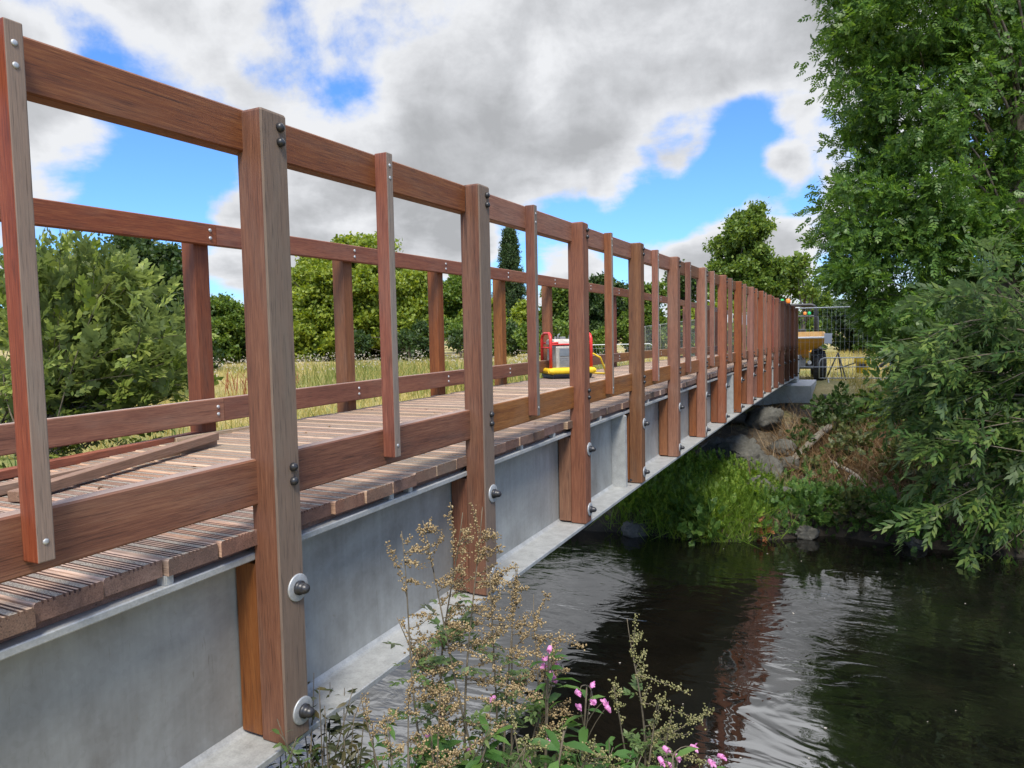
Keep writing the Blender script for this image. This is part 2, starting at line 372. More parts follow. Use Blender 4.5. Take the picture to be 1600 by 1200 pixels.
def leaf_mat(name, dark, mid, light, trans=0.35, rough=0.5, spec=0.35, back=None):
    m = bpy.data.materials.new(name); m.use_nodes = True; nt = m.node_tree; nt.nodes.clear(); L = nt.links.new
    out = nt.nodes.new('ShaderNodeOutputMaterial'); b = nt.nodes.new('ShaderNodeBsdfPrincipled')
    ge = nt.nodes.new('ShaderNodeNewGeometry')
    tc = nt.nodes.new('ShaderNodeTexCoord')
    clump = noise_node(nt, tc.outputs['Object'], 0.9, 3, 0.6)
    f = math_node(nt, 'ADD', math_node(nt, 'MULTIPLY', ge.outputs['Random Per Island'], 0.6), math_node(nt, 'MULTIPLY', clump, 0.4))
    c = ramp_node(nt, f, [(0.12, dark), (0.5, mid), (0.88, light)])
    if back is not None: c = mix_col(nt, ge.outputs['Backfacing'], c, back)
    L(c, b.inputs['Base Color']); b.inputs['Roughness'].default_value = rough; b.inputs['Specular IOR Level'].default_value = spec
    t = nt.nodes.new('ShaderNodeBsdfTranslucent')
    hv = nt.nodes.new('ShaderNodeHueSaturation'); L(c, hv.inputs['Color']); hv.inputs['Value'].default_value = 1.9; hv.inputs['Saturation'].default_value = 1.1; hv.inputs['Hue'].default_value = 0.485
    L(hv.outputs[0], t.inputs[0])
    mx = nt.nodes.new('ShaderNodeMixShader'); mx.inputs[0].default_value = trans
    L(b.outputs[0], mx.inputs[1]); L(t.outputs[0], mx.inputs[2]); L(mx.outputs[0], out.inputs[0])
    return m
M_BARK = speckled('bark', [(0.3, (0.045, 0.035, 0.026)), (0.5, (0.10, 0.08, 0.06)), (0.7, (0.19, 0.16, 0.125))], 9, 0.95, 0, 0.6, 0.02, 40, 0.4)
M_TWIG = speckled('twig', [(0.3, (0.06, 0.05, 0.03)), (0.7, (0.16, 0.13, 0.09))], 30, 0.9, 0, 0)

# ------------------------------------------------------------------ terrain and water
WATER = -3.4
YF = np.array([(-400, -700), (-60, -92), (-12, -5.5), (-9.5, 0.2), (-7.5, 3.6), (-5, 7.2), (-3, 9.6), (-1.4, 9.75), (-0.3, 9.7), (0.6, 10.2), (1.5, 10.9), (2.4, 10.7), (4, 10.7), (8, 11.2), (20, 13), (60, 22), (400, 60)], float)
YN = np.array([(-400, -760), (-60, -110), (-10, -16), (-6, -6.5), (-4, -2.6), (-2.2, 0.4), (-0.5, 1.9), (1, 2.35), (3, 2.3), (10, 2.6), (60, 8), (400, 40)], float)
def vnoise(x, y, s, seed):
    x = np.asarray(x, float)/s; y = np.asarray(y, float)/s
    xi = np.floor(x).astype(int); yi = np.floor(y).astype(int); fx = x-xi; fy = y-yi
    fx = fx*fx*(3-2*fx); fy = fy*fy*(3-2*fy)
    def h(a, b):
        n = np.sin(a*127.1+b*311.7+seed*74.7)*43758.5453; return n-np.floor(n)
    return ((h(xi, yi)*(1-fx)+h(xi+1, yi)*fx)*(1-fy)+(h(xi, yi+1)*(1-fx)+h(xi+1, yi+1)*fx)*fy)*2-1
def sst(a, b, x):
    t = np.clip((x-a)/(b-a), 0, 1); return t*t*(3-2*t)
def ground(x, y):
    x = np.asarray(x, float); y = np.asarray(y, float)
    yf = np.interp(x, YF[:, 0], YF[:, 1]); sf = np.interp(x+.3, YF[:, 0], YF[:, 1])-np.interp(x-.3, YF[:, 0], YF[:, 1])
    yn = np.interp(x, YN[:, 0], YN[:, 1]); sn = np.interp(x+.3, YN[:, 0], YN[:, 1])-np.interp(x-.3, YN[:, 0], YN[:, 1])
    df = (y-yf)/np.sqrt(1+(sf/.6)**2); dn = (yn-y)/np.sqrt(1+(sn/.6)**2)
    L = 4.2+5.0*sst(-4.5, -0.5, x)            # the right-hand far bank is the longer slope
    far = WATER-0.05+0.38*sst(0, .35, df)+1.14*sst(-0.6, L, df)*1.0
    near = WATER-0.05+0.55*sst(0, .35, dn)+1.18*sst(-0.2, 2.4, dn)
    bed = WATER-0.05-0.75*sst(0, 1.4, np.minimum(-df, -dn))
    z = np.where(df > 0, far, np.where(dn > 0, near, bed))
    amp = np.where(df > 0, sst(.1, 1.5, df), np.where(dn > 0, sst(.1, 1.5, dn), .3))
    z = z+amp*(0.07*vnoise(x, y, 1.3, 3)+0.035*vnoise(x, y, 0.45, 5)+0.12*vnoise(x, y, 9, 8)*sst(3, 12, df))
    z = z-0.62*np.exp(-((x+0.6)/3.0)**2-((y-20.7)/2.0)**2)*sst(2, 6, df)   # dug out below the abutment
    # slow rise of the meadow far off
    z = z+sst(60, 300, y)*1.2
    return z
def gz(x, y): return float(ground(np.array([x]), np.array([y]))[0])

def build_ground():
    def axis(lo, hi, flo, fhi, fine):
        a = list(np.arange(flo, fhi+1e-6, fine)); st = fine; v = fhi
        while v < hi: st *= 1.22; v += st; a.append(min(v, hi))
        st = fine; v = flo; b = []
        while v > lo: st *= 1.22; v -= st; b.append(max(v, lo))
        return np.array(b[::-1]+a)
    xs = axis(-900, 900, -14, 10, 0.16); ys = axis(-500, 1500, -4, 26, 0.16)
    X, Y = np.meshgrid(xs, ys); Z = ground(X, Y)
    nx, ny = len(xs), len(ys)
    V = np.stack([X.ravel(), Y.ravel(), Z.ravel()], 1)
    I = np.arange(nx*ny).reshape(ny, nx)
    F = np.stack([I[:-1, :-1], I[:-1, 1:], I[1:, 1:], I[1:, :-1]], -1).reshape(-1, 4)
    m, nt, b = new_mat('meadow_and_bank_soil'); L = nt.links.new
    tc = nt.nodes.new('ShaderNodeTexCoord'); sp = nt.nodes.new('ShaderNodeSeparateXYZ'); L(tc.outputs['Object'], sp.inputs[0])
    n1 = noise_node(nt, tc.outputs['Object'], 6.5, 8, 0.65); n2 = noise_node(nt, tc.outputs['Object'], 0.16, 5, 0.6); n3 = noise_node(nt, tc.outputs['Object'], 45, 4, 0.6)
    soil = ramp_node(nt, n1, [(0.3, (0.030, 0.022, 0.013)), (0.5, (0.075, 0.056, 0.034)), (0.7, (0.15, 0.115, 0.07))])
    f = math_node(nt, 'ADD', math_node(nt, 'MULTIPLY', n2, 0.75), math_node(nt, 'MULTIPLY', n1, 0.25))
    mead = ramp_node(nt, f, [(0.38, (0.15, 0.17, 0.04)), (0.48, (0.30, 0.25, 0.085)), (0.56, (0.40, 0.31, 0.125)), (0.66, (0.33, 0.30, 0.10))])
    mead = mix_col(nt, 1.0, mead, ramp_node(nt, n3, [(0.3, (0.6, 0.6, 0.6)), (0.7, (1.2, 1.2, 1.2))]), 'MULTIPLY')
    zz = math_node(nt, 'ADD', sp.outputs[2], math_node(nt, 'MULTIPLY', math_node(nt, 'SUBTRACT', n1, 0.5), 0.5))
    mk = nt.nodes.new('ShaderNodeMapRange'); L(zz, mk.inputs[0]); mk.inputs[1].default_value = -2.25; mk.inputs[2].default_value = -1.98
    wet = nt.nodes.new('ShaderNodeMapRange'); L(zz, wet.inputs[0]); wet.inputs[1].default_value = -3.35; wet.inputs[2].default_value = -3.05
    soil = mix_col(nt, wet.outputs[0], (0.018, 0.014, 0.009), soil)
    L(mix_col(nt, mk.outputs[0], soil, mead), b.inputs['Base Color']); b.inputs['Roughness'].default_value = 0.95
    bump(nt, b, n1, 0.6, 0.06)
    o = np_mesh('ground', V, F, m, smooth=True); tag(o, 'dry meadow and river banks the footbridge spans', 'ground', kind='structure')
build_ground()

def build_water():
    m, nt, b = new_mat('dark_river_water'); L = nt.links.new
    tc = nt.nodes.new('ShaderNodeTexCoord')
    mp = nt.nodes.new('ShaderNodeMapping'); L(tc.outputs['Object'], mp.inputs[0]); mp.inputs['Rotation'].default_value = (0, 0, 0.35); mp.inputs['Scale'].default_value = (0.75, 1.25, 1)
    n1 = noise_node(nt, mp.outputs[0], 1.5, 2, 0.5, 1.6)
    n2 = noise_node(nt, mp.outputs[0], 5.5, 3, 0.55, 1.6)
    n3 = noise_node(nt, mp.outputs[0], 0.45, 2, 0.5, 1.0)
    calm = ramp_node(nt, n3, [(0.40, (0.12,)*3), (0.60, (1, 1, 1))])
    h = math_node(nt, 'ADD', math_node(nt, 'MULTIPLY', n1, 0.8), math_node(nt, 'MULTIPLY', math_node(nt, 'MULTIPLY', n2, 0.24), calm))
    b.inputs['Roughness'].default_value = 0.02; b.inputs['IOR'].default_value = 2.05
    bed = noise_node(nt, tc.outputs['Object'], 1.6, 6, 0.6)
    L(ramp_node(nt, bed, [(0.35, (0.003, 0.003, 0.0025)), (0.6, (0.006, 0.0055, 0.004)), (0.75, (0.011, 0.009, 0.006))]), b.inputs['Base Color'])
    bump(nt, b, h, 0.28, 0.055)
    xs = np.concatenate([[-400, -120, -60, -30], np.arange(-16, 16.1, 0.5), [30, 60, 120, 400]]); 
    V = []; 
    ys = np.array([-800, -200, -60, -20, -8, 0, 4, 8, 12, 16, 24, 70])
    X, Y = np.meshgrid(xs, ys); I = np.arange(X.size).reshape(X.shape)
    V = np.stack([X.ravel(), Y.ravel(), np.full(X.size, WATER)], 1)
    F = np.stack([I[:-1, :-1], I[:-1, 1:], I[1:, 1:], I[1:, :-1]], -1).reshape(-1, 4)
    o = np_mesh('river_water', V, F, m, smooth=True); tag(o, 'dark rippling river flowing under the footbridge', 'river', kind='structure')
build_water()

# ------------------------------------------------------------------ footbridge
S = 1.6
def cam_z(y): return S*0.00101*(49-(np.asarray(y, float)/S-7)**2)
YP = [0.013, 1.600, 3.225, 4.790, 6.330, 7.967, 9.575, 11.184]+[k*S for k in range(8, 16)]
PW, PD = 0.126, 0.124                       # post width along the bridge, depth across it
X0 = 0.015; XR = -0.075; XK = -0.14         # outer face of posts, outer and inner face of rails
DZ = -0.665                                 # deck surface
XFAR = -2.277                               # inner face of the far rails
XC = (XFAR+XK)/2
bridge = empty('footbridge', (XC, 0, DZ), 'long timber footbridge with steel girders and slatted hardwood railings crossing the river', 'footbridge')
def part(mb, name, mats, parent=bridge, **k):
    """geometry in world coordinates -> child of bridge"""
    o = mb.build(name, mats, parent, **k); o.matrix_parent_inverse = Matrix.Translation((-XC, 0, -DZ)); return o
def place(o, parent, loc):
    o.parent = parent; o.location = loc; return o
def world_child(o, loc):
    o.parent = bridge; o.location = Vector(loc)-Vector((XC, 0, DZ)); return o

def bolt_mb(axis_sign, r, h, n=14):
    b = MB(); s = axis_sign
    b.lathe([(0, r), (s*h*0.25, r*1.0), (s*h*0.6, r*0.93), (s*h*0.88, r*0.62), (s*h, r*0.12)], n=n); return b
def cap_mb():
    b = MB(); b.lathe([(0, 0.027), (0.012, 0.027), (0.013, 0.021), (0.030, 0.0205), (0.042, 0.016), (0.048, 0.008), (0.049, 0.001)], n=16); return b
def washer_mb():
    b = MB(); b.lathe([(0, 0.052), (0.005, 0.052), (0.0065, 0.048), (0.0065, 0.012)], n=28); return b
proto_bolt = None
def make_post(k, outer_weathered):
    b = MB()
    zt, zb = 0.853, -1.474
    ch = 0.006
    poly = [(X0-PD+ch, 0), (X0-ch, 0), (X0, ch), (X0, PW-ch), (X0-ch, PW), (X0-PD+ch, PW), (X0-PD, PW-ch), (X0-PD, ch)]
    n = 8; V = []
    zs = [zb, zb+0.006, zt-0.010, zt-0.003, zt]
    for i, z in enumerate(zs):
        ins = {0: .004, 4: .007, 3: .003}.get(i, 0)
        cx, cy = X0-PD/2, PW/2
        for (x, y) in poly:
            V.append((x-math.copysign(ins, x-cx), y-math.copysign(ins, y-cy), z))
    F = []; mi = []
    for i in range(len(zs)-1):
        for j in range(n):
            j2 = (j+1) % n; F.append((i*n+j, i*n+j2, (i+1)*n+j2, (i+1)*n+j)); mi.append(1 if (j in (1, 2, 3) and outer_weathered) else 0)
    F.append(tuple(reversed(range(n)))); mi.append(0); F.append(tuple(range((len(zs)-1)*n, len(zs)*n))); mi.append(1)
    b.v = V; b.f = F; b.m = mi; b.n = len(V)
    o = b.build('post', [M_POST, M_POSTG])
    return o
post_types = [make_post(0, True), make_post(0, False)]
mesh_bolt = bolt_mb(1, 0.0165, 0.02); mesh_cap = cap_mb(); mesh_wash = washer_mb()
rb = random.Random(3)
WEATH = {0: 1, 1: 1, 5: 1, 9: 1}
protos = {}
allY = [-3.175, -1.575]+YP
for i, y in enumerate(allY):
    k = i-2
    ty = 0 if (k in WEATH or k < 0) else 1
    if ty not in protos:
        p = post_types[ty]
        for zz in (0.800, 0.747, -0.437, -0.490):
            bo = mesh_bolt.build('bolt', M_BLACKCAP, p, loc=(X0, PW*.70, zz), smooth=True)
        for zz in (-0.896, -1.375):
            wa = mesh_wash.build('washer', M_STEEL, p, loc=(X0, PW*.70, zz), smooth=True)
            ca = mesh_cap.build('bolt_cap', M_BLACKCAP, p, loc=(X0+.006, PW*.70, zz), smooth=True)
        protos[ty] = p; o = p
    else:
        o = copy_tree(protos[ty])
    world_child(o, (rb.uniform(-.002, .002), y, float(cam_z(y))+rb.uniform(-.004, .004)))
# packing blocks between post and girder web
blk = MB(); blk.box((-0.212, 0.004, -1.466), (X0-PD-0.002, PW-0.006, -0.80))
bl0 = blk.build('packing_block', M_POST, bevel=0.004)
for i, y in enumerate(allY):
    o = bl0 if i == 0 else bl0.copy()
    if i: COL.objects.link(o)
    world_child(o, (0, y, float(cam_z(y))))
# small uprights midway between posts
bal = MB(); bal.box((XR-0.001, 0, -0.530), (X0-0.024, 0.047, 0.856), mats=[0, 1, 0, 1, 0, 0])
ba0 = bal.build('baluster', [M_BAL, M_BALG], bevel=0.004)
scr = MB(); scr.lathe([(0, .0085), (.002, .008), (.003, .004)], n=10)
for zz in (0.80, 0.745, -0.475): scr.build('screw', M_STEEL, ba0, loc=(X0-0.0238, .023, zz), smooth=True)
BALY = [-2.4, -0.803]+[(allY[i]+allY[i+1])/2-.025 for i in range(2, len(allY)-1)]
for i, y in enumerate(BALY):
    o = ba0 if i == 0 else copy_tree(ba0)
    world_child(o, (0, y, float(cam_z(y))))
# rails
def rail_mb(x0, x1, ya, yb, z0, z1, flare=0.006):
    b = MB(); n = max(2, int((yb-ya)/0.4)+1); e = 0.006
    prof = [(x0+e, z0), (x1-e, z0), (x1, z0+e), (x1, z1-e), (x1-e, z1), (x0+e, z1), (x0, z1-e), (x0, z0+e)]
    for i in range(n+1):
        y = ya+(yb-ya)*i/n
        for (x, z) in prof: b.v.append((x, y, z+float(cam_z(y))))
    for i in range(n):
        for j in range(8):
            j2 = (j+1) % 8
            b.f.append((i*8+j, (i+1)*8+j, (i+1)*8+j2, i*8+j2)); b.m.append(1 if j == 4 else 0)
    b.f.append(tuple(range(8))); b.m.append(0); b.f.append(tuple(n*8+j for j in reversed(range(8)))); b.m.append(0)
    b.n = len(b.v); return b
joints = [-3.4]+[allY[i]+PW*.5 for i in (3, 6, 9, 12, 15)]+[allY[-1]+PW]
for (z0, z1, nm) in ((0.703, 0.853, 'top_rail'), (-0.572, -0.402, 'kick_rail')):
    for a, c in zip(joints[:-1], joints[1:]):
        part(rail_mb(XK, XR, a+.0015, c-.0015, z0, z1), nm, [M_RAIL, M_RAILTOP])
# far railing
FPY = [1.773-S*3, 1.773-S*2, 1.773-S, 1.773, 3.39, 4.992, 6.568]+[6.568+S*k for k in range(1, 12)]
fp = MB(); fp.box((XFAR-0.065-PD, 0, -1.474), (XFAR-0.061, PW, 0.852), bevel=0) if False else fp.box((XFAR-0.065-PD, 0, -1.474), (XFAR-0.061, PW, 0.846))
fp0 = fp.build('far_post', M_POST, bevel=0.006); fp0.name = 'post'
for i, y in enumerate(FPY):
    o = fp0 if i == 0 else fp0.copy()
    if i: COL.objects.link(o)
    world_child(o, (0, y-PW*.75, float(cam_z(y))))
fj = [-3.4]+[FPY[i]+.055 for i in (3, 6, 9, 12, 15)]+[FPY[-1]+.1]
fbolt = MB(); fbolt.lathe([(0, .0135), (.004, .013), (.008, .009), (.009, .002)], n=12)
for (z0, z1, zb_, nm) in ((0.703, 0.853, (0.806, 0.75), 'top_rail'), (-0.572, -0.402, (-0.462, -0.515), 'kick_rail')):
    for a, c in zip(fj[:-1], fj[1:]):
        r = part(rail_mb(XFAR-0.06, XFAR, a+.002, c-.002, z0, z1), nm, [M_RAIL, M_RAILTOP])
        for y in FPY:
            if a < y < c:
                for zz in zb_:
                    q = fbolt.build('bolt', M_STEEL, r, loc=(XFAR, y, zz+float(cam_z(y))), smooth=True)

# deck boards: grooved hardwood with grit strips
PITCH = 0.2045; BW = 0.197
XD0, XD1 = -2.36, -0.098
def board_mb():
    b = MB(); gw = 0.0082; gd = 0.010
    wd = [1.3, 1, 1, 2.0, 1, 1, 1, 2.0, 1, 1.3]; n = len(wd); tot = sum(wd); acc = 0
    P = [(0.0, -0.056), (0.0, -0.006), (0.005, 0.0)]; mt = [0, 0]
    for i in range(n):
        acc += wd[i]; y1 = 0.005+(BW-0.010)*acc/tot
        grit = wd[i] > 1
        if i < n-1:
            P.append((y1-gw/2, 0.0)); mt.append(1 if grit else 0)
            P.append((y1-gw/2+.001, -gd)); mt.append(2)
            P.append((y1+gw/2-.001, -gd)); mt.append(2)
            P.append((y1+gw/2, 0.0)); mt.append(2)
        else:
            P.append((BW-0.005, 0.0)); mt.append(0)
    P += [(BW, -0.006), (BW, -0.056)]; mt += [0, 0]
    m = len(P)
    for x in (XD0, XD1):
        for (yy, zz) in P: b.v.append((x, yy, zz))
    for i in range(m-1):
        b.f.append((i, m+i, m+i+1, i+1)); b.m.append(mt[i])
    b.f.append((m-1, 2*m-1, m, 0)); b.m.append(0)
    # end faces: strips from groove line down
    for base, rev in ((0, False), (m, True)):
        fc = [base+i for i in range(m)]
        b.f.append(tuple(fc if not rev else reversed(fc))); b.m.append(2)
    b.n = 2*m
    return b
bd0 = board_mb().build('deck_board', [M_DECK, M_GRIT, M_DECKEND])
NB = int((24.4+3.3)/PITCH)
ystart = 0.258-PITCH*17
rest = MB(); bsrc = board_mb()
first_used = False
for i in range(NB):
    y = ystart+i*PITCH
    dx = rb.uniform(-.020, .012); dzr = rb.uniform(-.003, .003); rz = rb.uniform(-.002, .002)
    z = DZ+float(cam_z(y))+dzr
    vis = i-11
    if 0 <= vis < 98:
        o = bd0 if not first_used else bd0.copy()
        if first_used: COL.objects.link(o)
        first_used = True
        world_child(o, (dx, y, z)); o.rotation_euler = (0, 0, rz)
    else:
        rest.add([(p[0]+dx, p[1]+y, p[2]+z) for p in bsrc.v], bsrc.f, 0); rest.m[-len(bsrc.f):] = bsrc.m
r = part(rest, 'deck_board', [M_DECK, M_GRIT, M_DECKEND]); r['kind'] = 'stuff'

# steel girders
def ribbon(b, prof, ya, yb, mat=0, step=0.8):
    n = max(1, int((yb-ya)/step)); m = len(prof); base = b.n
    for i in range(n+1):
        y = ya+(yb-ya)*i/n
        for (x, z) in prof: b.v.append((x, y, z+float(cam_z(y))))
    for i in range(n):
        for j in range(m):
            j2 = (j+1) % m; b.f.append((base+i*m+j, base+(i+1)*m+j, base+(i+1)*m+j2, base+i*m+j2)); b.m.append(mat)
    b.f.append(tuple(base+j for j in range(m))); b.m.append(mat); b.f.append(tuple(base+n*m+j for j in reversed(range(m)))); b.m.append(mat)
    b.n += (n+1)*m
GY0, GY1 = -3.3, 24.4
def girder(side):
    # side +1: near girder, -1 its mirror about the deck centre line
    def X(x): return x if side > 0 else 2*XC-x
    def P(pr): return [(X(x), z) for x, z in (pr if side > 0 else pr[::-1])]
    w = MB(); ribbon(w, P([(-0.234, -1.478), (-0.220, -1.478), (-0.220, -0.784), (-0.234, -0.784)]), GY0, GY1)
    root = part(w, 'girder', [M_GALV])
    t = MB(); ribbon(t, P([(-0.345, -0.783), (-0.106, -0.783), (-0.103, -0.779), (-0.103, -0.760), (-0.107, -0.756), (-0.345, -0.756)]), GY0, GY1)
    b = MB(); ribbon(b, P([(-0.46, -1.508), (-0.004, -1.508), (0.0, -1.504), (0.0, -1.484), (-0.004, -1.480), (-0.192, -1.480), (-0.205, -1.474), (-0.2195, -1.458), (-0.2355, -1.458), (-0.25, -1.474), (-0.262, -1.480), (-0.46, -1.480)]), GY0, GY1)
    for mb, nm in ((t, 'top_flange'), (b, 'bottom_flange')):
        o = mb.build(nm, [M_GALVL], root)
    if side > 0:
        for ys in (4.59, 10.98, 17.4):
            st = MB(); c = float(cam_z(ys))
            for d in (0, 0.03):
                st.prism([(-1.479+c, -0.082), (-1.479+c, -0.2195), (-0.7835+c, -0.2195), (-0.7835+c, -0.11), (-0.80+c, -0.088), (-1.46+c, -0.082)], 'y', ys+d, ys+d+.022)
            st.build('splice_plate', M_GALVL, root)
            nb = MB()
            for q in range(5):
                nb.lathe([(0, .013), (.016, .013), (.017, .009), (.028, .008)], (-0.19+q*.034, ys+.052, -1.42+c), 'y', 6)
            nb.build('nut', M_BLACKCAP, root)
    return root
girder(1); girder(-1)
# bearers and clips under the boards
for xa, xb in ((-0.30, -0.15), (2*XC+0.15, 2*XC+0.30)):
    be = MB(); ribbon(be, [(xa, -0.7545), (xb, -0.7545), (xb, -0.7225), (xa, -0.7225)], GY0, GY1)
    part(be, 'bearer', M_DECKEND)
clip = MB(); clip.box((-0.150, 0, -0.7555), (-0.112, 0.034, -0.7235)); clip.box((-0.112, 0.004, -0.7555), (-0.109, 0.030, -0.7235))
cl0 = clip.build('deck_clip', M_STEEL, bevel=0.002)
cy = [-0.36, 0.87, 1.03, 2.34, 2.9, 3.95, 5.5, 7.1, 8.7, -1.5]
for i, y in enumerate(cy):
    o = cl0 if i == 0 else cl0.copy()
    if i: COL.objects.link(o)
    world_child(o, (0, y, float(cam_z(y))))
pe = MB(); pe.box((XFAR-.055, 1.42, DZ+.003+.01), (XFAR-.010, 2.35, DZ+.045)); part(pe, 'edge_batten', M_PALE, bevel=.003)

# ------------------------------------------------------------------ abutments
ab = MB()
ab.box((-3.6, 21.9, -3.3), (0.56, 25.0, -1.66)); ab.box((-3.0, 24.5, -1.66), (0.0, 24.9, -0.80)); ab.box((-0.44, 23.2, -1.66), (0.06, 23.7, -1.51))
tag(ab.build('concrete_abutment', M_CONC, bevel=0.02), 'pale concrete abutment block under the far end of the footbridge', 'abutment')

# ------------------------------------------------------------------ loose timber boards on the deck
def timber(p0, p1, w, h, z, mat, label, lift=0.0):
    p0 = np.array(p0); p1 = np.array(p1); L_ = np.linalg.norm(p1-p0); a = math.atan2(p1[1]-p0[1], p1[0]-p0[0])-math.pi/2
    b = MB(); b.box((-w/2, 0, 0), (w/2, L_, h))
    o = b.build('timber_board', [mat], bevel=0.004, loc=(p0[0], p0[1], z)); o.rotation_euler = (math.atan2(lift, L_), 0, a)
    return tag(o, label, 'timber', 'loose timber boards on the deck')
zd = DZ+.004
timber((-1.830, -1.095), (-2.408, 1.730), 0.07, 0.048, zd, M_REDNEW, 'reddest loose board lying along the far kick rail')
timber((-1.472, -1.320), (-1.907, 1.401), 0.06, 0.048, zd, M_TANWOOD, 'brown loose board lying under the slanting board on the deck')
timber((-1.444, -0.084), (-1.872, 1.386), 0.06, 0.050, zd, M_TANWOOD, 'dusty tan loose board slanting across the other boards on the deck', 0.052)


# ------------------------------------------------------------------ machine on the deck
def power_pack():
    p = np.array((-2.02, 7.95, DZ+float(cam_z(7.95))+.004))
    rz = math.radians(42)
    t = empty('power_pack', tuple(p), 'red framed hydraulic power pack on a yellow skid standing on the deck', 'power pack', rz=rz)
    t.scale = (1, 1, .86)
    # local: x across (as seen), -y to the viewer, z up
    tr = MB(); tr.prism([(-.24, .0), (.24, .0), (.30, .07), (-.30, .07)], 'x', -.30, .30)
    tr.build('tray', M_NAVY, t, bevel=.012)
    sk = MB()
    for yy in (-.24, .24): sk.tube([(-.36, yy, .125), (-.30, yy*1.02, .125), (.30, yy*1.02, .125), (.36, yy, .125)], [.035, .06, .06, .035], 14)
    for xx in (-.33, .33): sk.tube([(xx, -.25, .125), (xx, .25, .125)], .05, 12)
    sk.box((-.29, -.2, .075), (.29, .2, .15)); sk.build('skid', M_YELLOW2, t, smooth=False, bevel=.004)
    bd = MB(); bd.prism([(-.21, .15), (.21, .15), (.21, .50), (.17, .56), (-.19, .56), (-.21, .52)], 'x', -.235, .235)
    body = bd.build('body', M_MACHBOX, t, bevel=.015)
    v = MB()
    for q in range(5): v.box((-.185, -.217, .19+q*.036), (.185, -.2105, .212+q*.036))
    v.build('louvre', M_GREYMET, body)
    v = MB(); v.box((-.185, -.219, .375), (.185, -.2105, .505)); pn = v.build('control_panel', M_SLATE, t, bevel=.003)
    g = MB()
    for q in (.47, .415): g.lathe([(-.219, .021), (-.226, .021), (-.228, .016)], (.03, 0, q), 'y', 14)
    g.build('gauge', M_STEEL, pn)
    tk = MB(); tk.prism([(-.2, .565), (.2, .565), (.19, .64), (.12, .665), (-.12, .665), (-.19, .64)], 'x', -.26, .26)
    tk.build('fuel_tank', M_TANK, t, bevel=.02)
    en = MB()
    en.lathe([(.665, .05), (.70, .05), (.705, .03)], (-.06, 0, 0), 'z', 12); en.tube([(-.13, 0, .66), (-.13, 0, .73), (-.09, .04, .75)], .012, 8); en.tube([(.02, -.06, .66), (.03, -.06, .74), (.07, -.02, .76)], .010, 8)
    en.lathe([(.66, .03), (.72, .028), (.73, .01)], (.10, .05, 0), 'z', 12); en.tube([(-.16, .05, .60), (-.15, .05, .71)], .02, 8)
    en.build('fuel_cap', M_GREYMET, t)
    for xx in (-1, 1):
        f = MB(); X = xx*.315
        f.tube([(X, -.2, .13), (X, -.2, .66), (X*.99, -.17, .735), (X*.97, -.10, .765), (X*.97, .10, .765), (X*.99, .17, .735), (X, .2, .66), (X, .2, .13)], .024, 10)
        f.tube([(X, -.2, .60), (xx*.20, -.2, .60)], .018, 8); f.tube([(X, .2, .60), (xx*.20, .2, .60)], .018, 8)
        f.tube([(X, -.2, .52), (X, .2, .52)], .014, 8)
        f.build('frame', M_REDPAINT, t, smooth=True)
    fr = MB(); fr.tube([(-.315, -.2, .575), (.315, -.2, .575)], .014, 8); fr.build('crossbar', M_REDPAINT, t)
    h = MB(); base = p
    R = lambda x, y, z: tuple(base+np.array((x*math.cos(rz)-y*math.sin(rz), x*math.sin(rz)+y*math.cos(rz), z*.86)))
    h.tube([R(.30, .0, .36), R(.42, -.02, .40), R(.55, .02, .33), R(.66, .1, .12), R(.74, .25, .025), R(.70, .5, .022), R(.5, .8, .022), R(.1, .95, .022)], .015, 8)
    tag(h.build('hose', M_YELLOW2, smooth=True), 'yellow hydraulic hose looping from the power pack onto the deck', 'hose')
power_pack()

